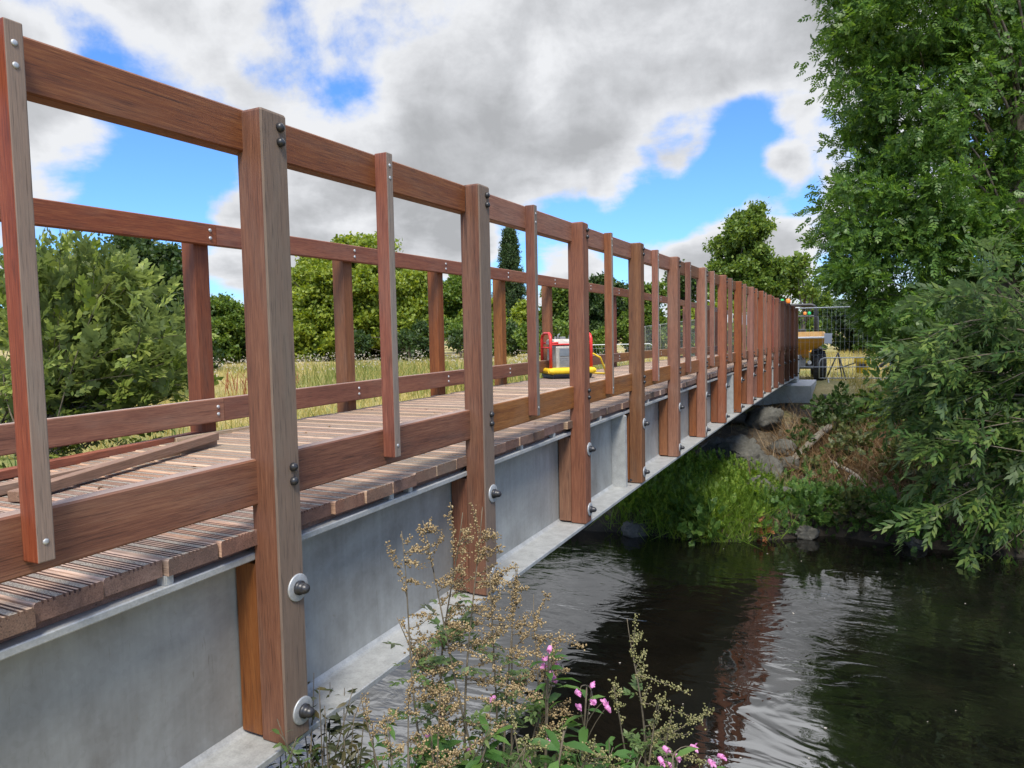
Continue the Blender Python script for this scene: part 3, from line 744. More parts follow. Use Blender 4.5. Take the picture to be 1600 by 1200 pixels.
# ------------------------------------------------------------------ dumpers beyond the bridge
def wheel_mb(): 
    b = MB(); b.lathe([(-.20, .30), (-.21, .44), (-.17, .53), (-.08, .565), (.08, .565), (.17, .53), (.21, .44), (.20, .30)], n=26)
    for k in range(22):
        a = 2*math.pi*k/22; c, s = math.cos(a), math.sin(a)
        for sd in (-1, 1):
            P = []
            for (xx, rr, da) in ((.01*sd, .56, 0), (.19*sd, .52, .12), (.19*sd, .52, .22), (.01*sd, .56, .10)):
                aa = a+da
                P.append((xx, rr*math.cos(aa), rr*math.sin(aa))); P.append((xx, (rr+.03)*math.cos(aa), (rr+.03)*math.sin(aa)))
            b.add(P, [(1, 3, 5, 7), (0, 2, 3, 1), (2, 4, 5, 3), (4, 6, 7, 5), (6, 0, 1, 7)])
    return b
def dumper(x, y, rz, label):
    zg = gz(x, y)
    t = empty('dumper', (x, y, zg), label, 'dumper', 'site dumpers beyond the bridge', rz)
    # skip at the front (-y)
    def shell(outer, th):
        pass
    sk = MB()
    # side profile (y,z), width varies with height
    def ring(y0, y1, w, z): return [(-w, y0, z), (w, y0, z), (w, y1, z), (-w, y1, z)]
    O = [ring(-.85, .55, .78, 1.16), ring(-1.15, .75, .98, 1.38), ring(-1.45, .80, 1.16, 1.62)]
    I = [ring(-1.41, .76, 1.12, 1.62), ring(-1.10, .70, .93, 1.38), ring(-.80, .50, .73, 1.20)]
    back = 0.22
    for r in (O[2], I[0]):                     # the rear wall stands higher
        for i in (2, 3): r[i] = (r[i][0], r[i][1], r[i][2]+back)
    V = sum(O+I, []); F = []; mi = []
    for i in range(5):
        for j in range(4):
            j2 = (j+1) % 4; F.append((i*4+j, i*4+j2, i*4+4+j2, i*4+4+j)); mi.append(1 if i >= 2 else 0)
    F.append((3, 2, 1, 0)); mi.append(0); F.append((20, 21, 22, 23)); mi.append(1)
    sk.v = V; sk.f = F; sk.m = mi; sk.n = len(V)
    skip = sk.build('skip', [M_YELLOW, M_SAND], t, bevel=.012)
    lip = MB(); lip.tube([(-1.14, -1.43, 1.625), (1.14, -1.43, 1.625)], .035, 8); lip.build('lip', M_PAPER, skip)
    ch = MB(); ch.box((-.42, -1.0, .52), (.42, 2.0, .80)); ch.box((-.30, -.8, .80), (.30, .4, .93)); ch.box((-.95, -.62, .44), (.95, -.48, .58)); ch.box((-.95, 1.28, .44), (.95, 1.42, .58))
    ch.build('chassis', M_GREYMET, t, bevel=.01)
    en = MB(); en.prism([(.95, .80), (2.15, .80), (2.15, 1.25), (1.95, 1.42), (.95, 1.48)], 'x', -.62, .62); en.build('engine_cover', M_YELLOW, t, bevel=.03)
    gr = MB(); gr.box((-.45, 2.152, .88), (.45, 2.175, 1.22)); gr.build('grille', M_BLACK, t)
    se = MB(); se.box((-.26, .98, 1.485), (.26, 1.40, 1.60)); se.prism([(1.34, 1.60), (1.46, 1.60), (1.52, 2.15), (1.42, 2.17)], 'x', -.25, .25); se.build('seat', M_BLACK, t, bevel=.03)
    stw = MB(); stw.tube([(0, .62, 1.5), (0, .80, 1.86)], .025, 8)
    stw.tube([(.17*math.cos(a), .80-.05*math.sin(a), 1.87+.16*math.sin(a)) for a in np.linspace(0, 2*math.pi, 17)], .014, 6); stw.build('steering_wheel', M_BLACK, t)
    ro = MB(); pts = [(.88, 1.55, 1.3), (.88, 1.55, 2.62)]+[(.68+.20*math.cos(a), 1.55, 2.72+.20*math.sin(a)) for a in np.linspace(0, math.pi/2, 6)]
    pts = pts+[(-p[0], p[1], p[2]) for p in pts[::-1]]
    ro.tube(pts, .07, 10); ro.build('roll_bar', M_BLACK, t, smooth=True)
    for xx, mm in ((-.40, M_GREENLENS), (-.16, M_ORANGELENS)):
        be = MB(); be.lathe([(2.965, .05), (3.0, .05)], (xx, 1.55, 0), 'z', 12); bo = be.build('beacon', M_BLACK, t)
        le = MB(); le.lathe([(3.0, .085), (3.06, .095), (3.14, .09), (3.19, .06), (3.20, .01)], (xx, 1.55, 0), 'z', 14); le.build('lens', mm, bo, smooth=True)
    for xx in (-.55, .55):
        hl = MB(); hl.lathe([(-1.02, .075), (-.95, .075), (-.90, .05)], (xx, 0, .70), 'y', 14); h = hl.build('headlight', M_GLASS, t)
    for xx in (-1, 1):
        mg = MB(); mg.tube([(xx*.90, -.95, 1.0), (xx*.90, -.80, 1.18), (xx*.90, -.30, 1.22)], .03, 6); mg.box((xx*.90-.22, -1.06, 1.16), (xx*.90+.22, -.10, 1.20)); mg.build('mudguard', M_BLACK, t)
        for yy in (-.55, 1.35):
            wh = wheel_mb().build('wheel', M_RUBBER, t, loc=(xx*.92, yy, .57))
            rm = MB(); rm.lathe([(xx*.10, .31), (xx*.205, .30), (xx*.15, .22), (xx*.16, .10), (xx*.19, .09)], n=18); rm.build('rim', M_YELLOW, wh)
    return t
dumper(-0.42, 27.6, math.radians(6), 'yellow dumper facing the bridge with its skip toward the railing end')
d2 = dumper(-1.37, 45.25, math.radians(186), 'farther dumper seen through the roll bar of the nearer one')

# ------------------------------------------------------------------ site fence, barrier, bin
def fence_panel_mesh():
    b = MB(); W, H = 3.4, 2.3; r = .021
    b.tube([(0, 0, .12), (0, 0, H-.10), (.10, 0, H), (W-.10, 0, H), (W, 0, H-.10), (W, 0, .12)], r, 8)
    b.tube([(0, 0, .22), (W, 0, .22)], r*.8, 6)
    return b
def mesh_wires():
    b = MB(); W, H = 3.4, 2.3
    for k in range(1, 24): b.tube([(k*W/24, 0, .22), (k*W/24, 0, H)], .0028, 3, cap=False)
    for z in (.65, 1.1, 1.55, 2.0): b.tube([(0, 0, z), (W, 0, z)], .0028, 3, cap=False)
    return b
fpan = None
def add_panel(p0, p1, label, tilt=0.0, group='mesh fence panels by the site', z=None):
    global fpan
    a = math.atan2(p1[1]-p0[1], p1[0]-p0[0])
    if fpan is None:
        o = fence_panel_mesh().build('mesh_fence_panel', M_TUBE, smooth=True)
        mesh_wires().build('wire_mesh', M_TUBE, o)
        f = MB(); f.box((-.12, -.34, 0), (.12, .34, .13)); f.build('foot', M_RUBBER, o, bevel=.01)
        fpan = o
    else: o = copy_tree(fpan)
    o.location = (p0[0], p0[1], gz(*p0) if z is None else z); o.rotation_euler = (tilt, 0, a)
    return tag(o, label, 'fence panel', group)
A = at(1236, 476, 24.0)
add_panel((A[0]-.05, 25.15), (A[0]+3.3, 25.5), 'mesh fence panel with bright top rail right behind the abutment', z=-1.45)
add_panel((A[0]+3.4, 25.5), (A[0]+6.7, 26.1), 'mesh fence panel under the hanging ash foliage, right of the dumper', z=-1.45)
p = np.array((A[0]-.15, 25.2)); dr = np.array((-0.393, .92)); 
names = ['first', 'second', 'third', 'fourth', 'fifth', 'sixth', 'seventh', 'eighth', 'ninth', 'tenth', 'eleventh', 'twelfth', 'thirteenth']
for i in range(13):
    e = p+dr*3.45
    zt = -1.42-0.02*i
    add_panel(tuple(p), tuple(e), '%s mesh fence panel from the bridge end in the row running across the meadow' % names[i], z=zt+.02)
    p = e+dr*.02; dr = np.array((-0.393-.004*i, .92)); dr /= np.linalg.norm(dr)
q = at(918, 545, 34)
add_panel((q[0], q[1]), (q[0]+3.0, q[1]+1.4), 'slumped mesh fence panel lying back in the meadow behind the power pack', tilt=-0.9)

def barrier(p0, ang, label, h=1.0, w=2.3, z=0):
    b = MB(); c = .16
    b.tube([(0, 0, .25), (0, 0, h-c), (.05, 0, h-.05), (c, 0, h), (w-c, 0, h), (w-.05, 0, h-.05), (w, 0, h-c), (w, 0, .25), (c*.3, 0, .25)][:-1], .02, 8)
    b.tube([(0, 0, .25), (w, 0, .25)], .018, 8)
    o = b.build('crowd_barrier', M_TUBE, smooth=True)
    r = MB()
    for k in range(1, 19): r.tube([(k*w/19, 0, .25), (k*w/19, 0, h)], .0065, 5, cap=False)
    r.build('upright_bar', M_TUBE, o)
    for x in (.3, w-.3):
        l = MB(); l.tube([(x, -.3, 0), (x, -.22, .06), (x, 0, .25), (x, .22, .06), (x, .3, 0)], .016, 6); l.build('foot', M_TUBE, o)
    o.location = (p0[0], p0[1], z); o.rotation_euler = (0, 0, ang); return tag(o, label, 'barrier', 'steel crowd barriers')
b0 = at(1280, 590, 25.6)
barrier((b0[0], b0[1]), math.radians(8), 'steel crowd barrier with rounded corner standing beside the abutment', h=.98, z=b0[2]-.27)
b1 = at(1330, 586, 24.7)
barrier((b0[0]+2.35, b0[1]+.36), math.radians(4), 'steel crowd barrier half hidden by the willow leaves', h=.98, z=b0[2]-.27)

yb = at(1348, 582, 26.5)
t = empty('plastic_bin', (yb[0], yb[1], yb[2]-.02), 'bright yellow plastic bin behind the crowd barrier', 'bin')
m_ = MB(); m_.lathe([(0, .20), (.02, .215), (.36, .25), (.365, .27), (.42, .275)], axis='z', n=18); m_.build('body', M_YELLOW2, t, smooth=False)
m_ = MB(); m_.lathe([(.42, .30), (.46, .30), (.56, .285), (.58, .24), (.585, .02)], axis='z', n=18); m_.build('lid', M_YELLOW2, t)
m_ = MB(); m_.box((-.12, -.262, .27), (.10, -.235, .345)); m_.build('label_plate', M_BLACK, t)
t = np.array(at(1309, 590, 27.0)); tz = gz(t[0], t[1])
tr = MB()
for dx, dy in ((-.42, -.1), (.30, -.25), (.15, .35)): tr.tube([(t[0]+dx, t[1]+dy, tz), (t[0], t[1], tz+1.05)], .025, 7)
tr.tube([(t[0]-.1, t[1], tz+.4), (t[0]+.75, t[1]-.05, tz+.72)], .022, 7)
tag(tr.build('trestle', M_BLACK, smooth=True), 'dark steel trestle standing on the dry grass behind the barrier', 'trestle')
for (u, v, d, lab) in ((1140, 497, 27.5, 'white paper notice tied to the fence left of the other notice'), (1163, 500, 24.2, 'taller white paper notice seen between the far posts'), (1294, 529, 24.3, 'white paper notice on the fence beside the yellow skip')):
    c = at(u, v, d); n_ = MB(); n_.box((-.12, -.006, -.17), (.12, .0, .17)); n_.box((-.13, 0, .14), (.13, .010, .18))
    o = n_.build('notice', M_PAPER, loc=tuple(c)); tag(o, lab, 'notice')

# ------------------------------------------------------------------ foliage tools
def unit(a): return a/(np.linalg.norm(a, axis=-1, keepdims=True)+1e-9)
def rand_dirs(n): return unit(rng.normal(size=(n, 3)))
def frames(D):
    """rotation matrices (n,3,3) whose columns are x, y=D, z with a random roll"""
    D = unit(D); r = rand_dirs(len(D)); X = unit(np.cross(D, r)); Z = np.cross(X, D)
    return np.stack([X, D, Z], -1)
def frames_up(D, tilt=0.5):
    """like frames, the z column turned mostly to the sky"""
    D = unit(D); u = np.array([0, 0, 1.0])+rng.normal(size=D.shape)*tilt
    X = unit(np.cross(D, u)); Z = np.cross(X, D)
    return np.stack([X, D, Z], -1)
def inst(T, P, R, s):
    """template (V, F) copied to points P with frames R and sizes s"""
    V, F = T; n = len(P)
    W = np.einsum('nij,kj->nki', R, V)*np.asarray(s).reshape(-1, 1, 1)+P[:, None, :]
    G = F[None]+(np.arange(n)*len(V))[:, None, None]
    return W.reshape(-1, 3), G.reshape(-1, F.shape[1])
def join(parts):
    V, F, o = [], [], 0
    for v, f in parts:
        V.append(v); F.append(f+o); o += len(v)
    return np.concatenate(V), np.concatenate(F)
def leaf_t(w=0.25, fold=0.06, droop=0.06):
    V = np.array([(0, 0, 0), (w, .42, fold), (0, 1, -droop), (-w, .42, fold)], float)
    return V, np.array([(0, 1, 2, 3)])
def leaf2_t(w=0.2, fold=0.05, droop=0.12):
    """longer leaf of four quads, bent"""
    V = np.array([(0, 0, 0), (w*.8, .3, fold), (0, .33, 0), (-w*.8, .3, fold), (w*.75, .66, fold-.03), (0, .68, -.03), (-w*.75, .66, fold-.03), (0, 1, -droop)], float)
    return V, np.array([(0, 1, 2, 3), (1, 4, 5, 2), (2, 5, 6, 3), (4, 7, 6, 5)])
def shoot_t(n, length, ll, lw, ang, pairs=False, curve=0.15, terminal=True, fold=.06, jit=.15, seed=1):
    """a twig of n leaves along +y, unit = metres"""
    r = np.random.default_rng(seed); parts = []; T = leaf_t(lw/ll, fold, .1)
    for i in range(n):
        t = (i+0.5)/n; y = length*(0.12+0.88*t); z = -curve*length*t*t
        sides = (1, -1) if pairs else ((1,) if i % 2 else (-1,))
        for sd in sides:
            a = math.radians(ang)*(1-.35*t)+r.normal()*jit; az = r.normal()*jit*2
            d = np.array([[sd*math.sin(a)*math.cos(az), math.cos(a), math.sin(az)*math.sin(a)+.05]])
            X = unit(np.cross(d, np.array([[0, 0, 1.0]]))); Z = np.cross(X, d)
            R = np.stack([X, d, Z], -1)
            parts.append(inst(T, np.array([[0, y, z]]), R, [ll*(0.75+.45*math.sin(math.pi*(0.15+.75*t)))*(1+r.normal()*.1)]))
    if terminal:
        parts.append(inst(T, np.array([[0, length, -curve*length]]), np.eye(3)[None], [ll]))
    return join(parts)
def tube_np(mb, p0, p1, r0, r1, sag=0.0, n=6, seg=5, wob=0.06):
    p0 = np.array(p0, float); p1 = np.array(p1, float); L_ = np.linalg.norm(p1-p0); pts = []; rad = []
    o = rng.normal(size=3)*wob*L_
    for i in range(seg+1):
        t = i/seg; pts.append(p0+(p1-p0)*t+np.array([0, 0, -sag*4*t*(1-t)])+o*math.sin(math.pi*t)); rad.append(r0+(r1-r0)*t)
    mb.tube(pts, rad, n)
    return pts
def lobe_points(lobes, dens, shell=0.55, sub=13, tight=0.20):
    """leaf positions gathered in small clumps over overlapping ellipsoids; returns points and outward directions"""
    P, D = [], []
    for c, r in lobes:
        r = np.array(r if hasattr(r, '__len__') else (r, r, r), float); n = max(8, int(dens*np.prod(r)**(2/3)))
        m = max(4, int(sub*rng.uniform(.75, 1.25)))
        cd_ = rand_dirs(m); cq = (shell+(1.12-shell)*rng.random(m)**0.6)[:, None]
        cc = np.array(c)+cd_*r*cq
        k = rng.integers(0, m, n); sg = tight*rng.uniform(.6, 1.35, m)[k][:, None]
        off = rng.normal(size=(n, 3))*r*sg*np.array((1, 1, .62))
        p = cc[k]+off
        P.append(p); D.append(unit(cd_[k]*.7+unit(off)*.8))
    return np.concatenate(P), np.concatenate(D)
def tree(name, label, cat, base, trunk_h, trunk_r, lobes, mat, template, dens, scale=(0.8, 1.25), grav=-0.25, out=0.7, group=None, shell=0.5, limbs=True, lean=(0, 0), mode='rand', sub=12, tight=.20, limb=1.0):
    base = np.array(base, float)
    t = empty(name, tuple(base), label, cat, group)
    mb = MB(); top = np.array([lean[0], lean[1], trunk_h])
    mb.tube([(0, 0, -.3), (0.02, 0, .1), tuple(top*.5+rng.normal(size=3)*.03*trunk_h*np.array((1, 1, 0))), tuple(top)], [trunk_r*1.5, trunk_r*1.1, trunk_r*.85, trunk_r*.6], 9)
    if limbs:
        for c, r in lobes:
            c = np.array(c)-base
            k = min(1.0, max(.35, c[2]/max(trunk_h, .1)*.5)); st = top*k
            tube_np(mb, st, c, trunk_r*.42*limb, trunk_r*.10*limb, seg=4, wob=.07, n=6)
            R_ = max(r) if hasattr(r, '__len__') else r
            for _ in range(3):
                tube_np(mb, c*.8+st*.2, c+rand_dirs(1)[0]*R_*.85, trunk_r*.12*limb, trunk_r*.03*limb, seg=3, n=4, wob=.1)
    mb.build('trunk', M_BARK, t, smooth=True)
    P, D = lobe_points(lobes, dens, shell, sub, tight); P = P-base
    dd = unit(D*out+rng.normal(size=D.shape)*.6+np.array([0, 0, grav]))
    R = frames_up(dd, .6) if mode == 'up' else frames(dd)
    s = rng.uniform(scale[0], scale[1], len(P))
    Ts = template if isinstance(template, list) else [template]
    parts = []; pick = rng.integers(0, len(Ts), len(P))
    for i, T in enumerate(Ts):
        k = pick == i
        if k.any(): parts.append(inst(T, P[k], R[k], s[k]))
    V, F = join(parts)
    np_mesh('crown', V, F, mat, t)
    return t
def blobs(u, v, d, n, ru, rv, rd, r0, r1, seed=0):
    """lobes scattered through an ellipsoid centred on the sight line (u,v) at depth d; sizes in metres"""
    r = np.random.default_rng(seed); c = at(u, v, d); L_ = []
    for i in range(n):
        q = unit(r.normal(size=3))*(0.25+.75*r.random()**.5)
        p = c+RT*q[0]*ru+np.array([0, 0, 1])*q[2]*rv+np.cross([0, 0, 1], RT)*q[1]*rd
        L_.append((tuple(p), r.uniform(r0, r1)))
    return L_

L_FAR = leaf_mat('far_foliage_bright', (0.075, 0.12, 0.014), (0.18, 0.24, 0.028), (0.32, 0.36, 0.055), .35)
L_FARD = leaf_mat('far_foliage_dark', (0.018, 0.04, 0.010), (0.035, 0.068, 0.015), (0.07, 0.105, 0.022), .25)
L_FARM = leaf_mat('far_foliage_mid', (0.045, 0.088, 0.013), (0.10, 0.165, 0.025), (0.20, 0.26, 0.045), .32)
L_CON = leaf_mat('conifer_foliage', (0.018, 0.04, 0.012), (0.036, 0.07, 0.018), (0.07, 0.105, 0.028), .1)
L_ASH = leaf_mat('ash_leaves', (0.036, 0.084, 0.016), (0.082, 0.165, 0.029), (0.175, 0.275, 0.056), .42, .42, .4)
L_WIL = leaf_mat('willow_leaves', (0.022, 0.052, 0.012), (0.056, 0.115, 0.024), (0.16, 0.21, 0.045), .32, .5, .3, back=(0.095, 0.145, 0.055))
L_BUSH = leaf_mat('sallow_leaves', (0.075, 0.115, 0.018), (0.17, 0.225, 0.038), (0.32, 0.36, 0.085), .4, .45, .4, back=(0.12, 0.16, 0.05))
L_GRASS = leaf_mat('lush_bank_grass', (0.05, 0.105, 0.012), (0.12, 0.205, 0.026), (0.25, 0.33, 0.055), .38)
L_HERB = leaf_mat('bank_herbs', (0.03, 0.075, 0.014), (0.06, 0.125, 0.024), (0.12, 0.19, 0.04), .3)
L_HERBD = leaf_mat('bramble_leaves', (0.02, 0.045, 0.012), (0.04, 0.08, 0.018), (0.09, 0.13, 0.03), .25)
L_STRAW = leaf_mat('dry_straw', (0.075, 0.04, 0.018), (0.155, 0.095, 0.042), (0.28, 0.20, 0.10), .2)
L_MEAD = leaf_mat('meadow_blades', (0.18, 0.18, 0.04), (0.36, 0.31, 0.09), (0.52, 0.42, 0.17), .3)
L_WEED = leaf_mat('meadow_weed_stems', (0.07, 0.10, 0.02), (0.15, 0.18, 0.04), (0.30, 0.29, 0.09), .3)
L_FLUFF = leaf_mat('seed_fluff', (0.36, 0.31, 0.24), (0.50, 0.45, 0.37), (0.64, 0.60, 0.53), .3)
L_MUG = leaf_mat('mugwort_seed_heads', (0.14, 0.095, 0.045), (0.31, 0.225, 0.11), (0.48, 0.38, 0.21), .2)
L_MUGG = leaf_mat('mugwort_green_buds', (0.12, 0.13, 0.045), (0.23, 0.22, 0.09), (0.36, 0.33, 0.16), .2)
L_MUGL = leaf_mat('mugwort_leaves', (0.04, 0.08, 0.022), (0.085, 0.14, 0.04), (0.16, 0.21, 0.08), .3, back=(0.18, 0.21, 0.14))
L_BALS = leaf_mat('balsam_leaves', (0.03, 0.09, 0.018), (0.06, 0.14, 0.03), (0.11, 0.20, 0.045), .35)
L_DARKL = leaf_mat('dark_reddish_leaves', (0.025, 0.03, 0.014), (0.045, 0.055, 0.02), (0.10, 0.075, 0.03), .25)
L_PINK = leaf_mat('balsam_petals', (0.46, 0.10, 0.32), (0.60, 0.22, 0.46), (0.74, 0.44, 0.62), .3)
L_DOCK = leaf_mat('red_dock', (0.14, 0.04, 0.02), (0.24, 0.09, 0.04), (0.33, 0.16, 0.07), .2)

# far leaf clumps: five crossed leaves, about a third of a metre
def clump_t(n, size, w, seed):
    r = np.random.default_rng(seed); P = r.normal(size=(n, 3))*size*.45
    global rng
    keep = rng; rng = r; R = frames(rand_dirs(n)); rng = keep
    return inst(leaf_t(w, .08, .1), P, R, r.uniform(.6, 1.1, n)*size)
CL = [clump_t(7, .30, .36, s) for s in (1, 2, 3)]
CLB = [clump_t(7, .42, .36, s) for s in (4, 5, 6)]
CON = [clump_t(8, .42, .16, s) for s in (7, 8)]

# ------------------------------------------------------------------ far trees and hedges
def gpos(u, v, d):
    p = at(u, v, d); return (p[0], p[1], gz(p[0], p[1]))
TG = 'trees and bushes beyond the meadow'
def far_tree(u, vtop, d, wpx, label, mat, seed, n=16, tem=CL, vbot=552, dens=150, name='meadow_tree', cat='tree', r=(.16, .26)):
    px = FPX/d; h = (vbot-vtop)/px*1.10; w = wpx/px/2*1.06
    q = np.random.default_rng(seed); lob = []; n = int(n*1.5)
    r0, r1 = min(w*r[0]*1.7, h*.14), min(w*r[1]*1.9, h*.23)
    for i in range(n):
        t_ = q.random()**.85                                   # 0 at the ground, 1 at the top
        rr = q.uniform(r0, r1); env = w*(1-abs((t_-.42)/.62)**2.4)**.5 if abs((t_-.42)/.62) < 1 else w*.15
        a_ = q.uniform(0, 6.283); e_ = max(env-rr*.6, 0.05)*q.random()**.45
        c_ = at(u, vbot, d); z_ = gz(c_[0], c_[1])
        p_ = c_+RT*math.cos(a_)*e_+np.cross([0, 0, 1], RT)*math.sin(a_)*e_; zz_ = z_+rr*.35+t_*(h-rr*1.4)
        lob.append(((p_[0], p_[1], zz_), rr))
    b = gpos(u, vbot, d)
    return tree(name, label, cat, b, h*.45, max(.12, h*.022), lob, mat, tem, dens, group=TG)
far_tree(566, 380, 75, 235, 'broad sunlit oak-like tree beyond the meadow seen between the two nearest posts', L_FAR, 1, 26, CLB, 548, 190)
far_tree(640, 420, 71, 110, 'rounded bright green tree adjoining the broad sunlit tree', L_FAR, 21, 15, CLB, 548, 200)
far_tree(235, 366, 48, 190, 'tall dark tree rising behind the leafy sallow bush', L_FARD, 2, 24, CL, 555, 200)
far_tree(95, 372, 55, 150, 'dark tree mostly hidden behind the sallow bush and first upright', L_FARD, 22, 14, CL, 555, 160)
far_tree(360, 456, 66, 120, 'low dark thicket between far post and nearest main post', L_FARM, 3, 14, CL, 552, 200)
far_tree(440, 440, 82, 90, 'dim bushy tree just behind the nearest main post', L_FARM, 23, 12, CL, 550, 160)
far_tree(716, 436, 88, 85, 'mid green tree right of the rounded bright green tree', L_FARM, 4, 12, CLB, 548, 170)
far_tree(760, 462, 80, 80, 'light green bushy tree below the tall conifer', L_FAR, 5, 12, CLB, 548, 170)
far_tree(822, 470, 84, 70, 'yellowish green bush beside the conifer foot', L_FAR, 24, 10, CLB, 548, 160)
far_tree(872, 452, 82, 80, 'dark green tree behind the power pack', L_FARM, 6, 12, CLB, 548, 180)
far_tree(945, 432, 70, 90, 'dark leafy tree seen between the third and fourth main posts', L_FARD, 7, 14, CL, 548, 190)
far_tree(1012, 440, 66, 84, 'mid green tree seen just past the fourth main post', L_FARM, 8, 13, CL, 548, 190)
far_tree(1066, 418, 74, 66, 'narrow dark tree left of the big lone tree over the railing', L_FARD, 9, 11, CL, 548, 180)
far_tree(1160, 348, 60, 135, 'big leafy tree rising above the far half of the railing', L_FARM, 10, 26, CL, 556, 230, r=(.14, .24))
far_tree(1256, 404, 47, 62, 'thin pale green tree behind the dumper beacons', L_FARM, 11, 10, CL, 560, 120)
far_tree(1120, 470, 52, 110, 'low bright shrub behind the railing below the big leafy tree', L_FAR, 12, 12, CL, 556, 190)
far_tree(1272, 462, 78, 70, 'green hedge tree framed by the dumper roll bar', L_FARM, 61, 9, CL, 548, 190)
far_tree(1330, 470, 62, 120, 'dark hedge bush behind the mesh fence under the ash', L_FARD, 13, 12, CL, 548, 190)
far_tree(1440, 440, 50, 160, 'dark hedge tree behind the ash trunk', L_FARD, 14, 14, CL, 560, 190)
hl = ['low dark hedge bush at the left of the meadow edge', 'low hedge bush under the dark thicket', 'low shaded hedge bush under the broad sunlit tree', 'low hedge bush under the rounded bright tree', 'low hedge bush between bright tree and conifer',
      'low hedge bush at the conifer foot', 'low hedge bush behind the power pack engine', 'low hedge bush past the fourth main post', 'low hedge bush before the big leafy tree', 'low hedge bush behind the far railing end']
for i, u in enumerate((300, 380, 520, 640, 720, 800, 890, 985, 1080, 1190)):
    far_tree(u, 500, 64+(i % 3)*5, 175, hl[i], L_FARD if i % 2 else L_FARM, 40+i, 11, CL, 556, 170, 'hedge_bush', 'bush')
# tall conifer
def conifer(u, vtop, vbot, d, wpx, label):
    px = FPX/d; b = gpos(u, vbot, d); H = (vbot-vtop)/px; w = wpx/px/2
    t = empty('conifer', b, label, 'tree', TG)
    mb = MB(); mb.tube([(0, 0, 0), (0, 0, H*.97)], [w*.14, .05], 8)
    P, D = [], []
    for i in range(46):
        f = i/46; z = H*(.12+.86*f); R_ = w*(1-f)**.72*(1+.22*math.sin(i*2.4))+.25
        for k in range(9):
            a = rng.random()*6.28; e = np.array([math.cos(a)*R_, math.sin(a)*R_, -R_*.28+R_*.10])
            tube_np(mb, (0, 0, z), (e[0], e[1], z+e[2]), .05, .015, seg=2, n=4, wob=.02)
            m_ = 22; q = rng.random(m_)**.6
            P.append(np.array([0, 0, z])+e*q[:, None]+rng.normal(size=(m_, 3))*.22); D.append(np.tile(unit(e+np.array([0, 0, -.3])), (m_, 1)))
    mb.build('trunk', M_BARK, t, smooth=True)
    P = np.concatenate(P); D = np.concatenate(D); parts = []; pk = rng.integers(0, 2, len(P)); R = frames(D+rng.normal(size=D.shape)*.4)
    for i in range(2): parts.append(inst(CON[i], P[pk == i], R[pk == i], rng.uniform(.8, 1.3, (pk == i).sum())))
    V, F = join(parts); np_mesh('crown', V, F, L_CON, t)
conifer(799, 360, 550, 112, 60, 'tall pointed dark conifer rising above the railing')

# ------------------------------------------------------------------ big ash on the far bank
ASH = [shoot_t(4, .23, .078, .021, 60, True, .25, True, .05, .18, s) for s in (1, 2, 3)]
def ash():
    b = (4.9, 17.6, gz(4.9, 17.6)); d = 17.0
    lob = []
    def lb(u, v, dd, r): lob.append((tuple(at(u, v, dd)), r))
    # left fringe, top to bottom
    for u, v, dd, r in ((1359, -60, 16, 1.0), (1344, 30, 16.5, .80), (1374, 85, 16, .95), (1349, 130, 17, .70), (1364, 200, 16.4, .85), (1334, 255, 17, .72), (1377, 290, 16, .95),
                        (1324, 335, 17.2, .82), (1312, 375, 17.5, .50), (1356, 412, 16.5, .72), (1374, 370, 15.8, 1.0), (1379, 468, 17, .5), (1388, 460, 16, .95), (1386, 520, 16.5, .42), (1419, 515, 16.2, .72),
                        (1570, 60, 15.6, 1.2), (1600, 160, 15.6, 1.2), (1540, -20, 15.8, 1.2), (1470, -40, 15.6, 1.2), (1426, 30, 15.5, 1.2), (1440, 150, 15.5, 1.15), (1426, 240, 16.2, 1.1), (1450, 330, 15.5, 1.1), (1433, 420, 16.2, 1.05), (1500, 60, 16.5, 1.05), (1520, 200, 16.5, 1.0), (1530, 300, 16, 1.05),
                        (1500, 420, 17, 1.1), (1570, 400, 16, 1.1), (1590, 250, 17, 1.0), (1600, 480, 16.5, 1.0), (1560, 110, 18.5, .95), (1620, 30, 18, 1.1), (1480, 500, 17.5, .9), (1550, 520, 17, .9), (1640, 350, 16, 1.4), (1680, 180, 16.5, 1.5), (1700, 450, 16.5, 1.4)):
        lb(u, v, dd, r)
    # higher and wider than the picture, leaning over the river
    for u, v, dd, r in ((1320, -170, 15.5, 1.2), (1300, -300, 15.0, 1.3), (1250, -400, 14.0, 1.2), (1420, -120, 16, 1.5), (1540, -150, 16.5, 1.6), (1450, -300, 15.5, 1.6), (1600, -320, 16, 1.7), (1340, -420, 14.5, 1.5), (1700, -100, 17, 1.7), (1760, 50, 17, 1.6), (1780, 300, 17, 1.6), (1720, -300, 16, 1.7)):
        lb(u, v, dd, r)
    t = tree('ash_tree', 'large dark ash tree overhanging the river on the far bank', 'tree', b, 7.0, .30, lob, L_ASH, ASH, 820, (0.75, 1.3), grav=-.45, out=.8, shell=.3, lean=(.2, -.3), sub=13, tight=.235, limb=.30)
ash()
# undergrowth in the shade of the ash
for i, (u, v, d, r, lab) in enumerate(((1455, 555, 21, .85, 'dark undergrowth bush behind the barrier at the ash foot'), (1500, 540, 20, 1.3, 'deep shaded bush between ash trunk and willow'), (1590, 560, 18.5, 1.4, 'dark bush behind the willow at the picture edge'))):
    p = at(u, v, d); lob = [(tuple(p+rng.normal(size=3)*np.array((.8, .8, .35))*r), r*rng.uniform(.45, .7)) for _ in range(8)]
    tree('shade_bush', lab, 'bush', (p[0], p[1], gz(p[0], p[1])), r*.8, .06, lob, L_FARD, [clump_t(7, .13, .36, 60+i)], 320, group='bushes in the shade of the ash')

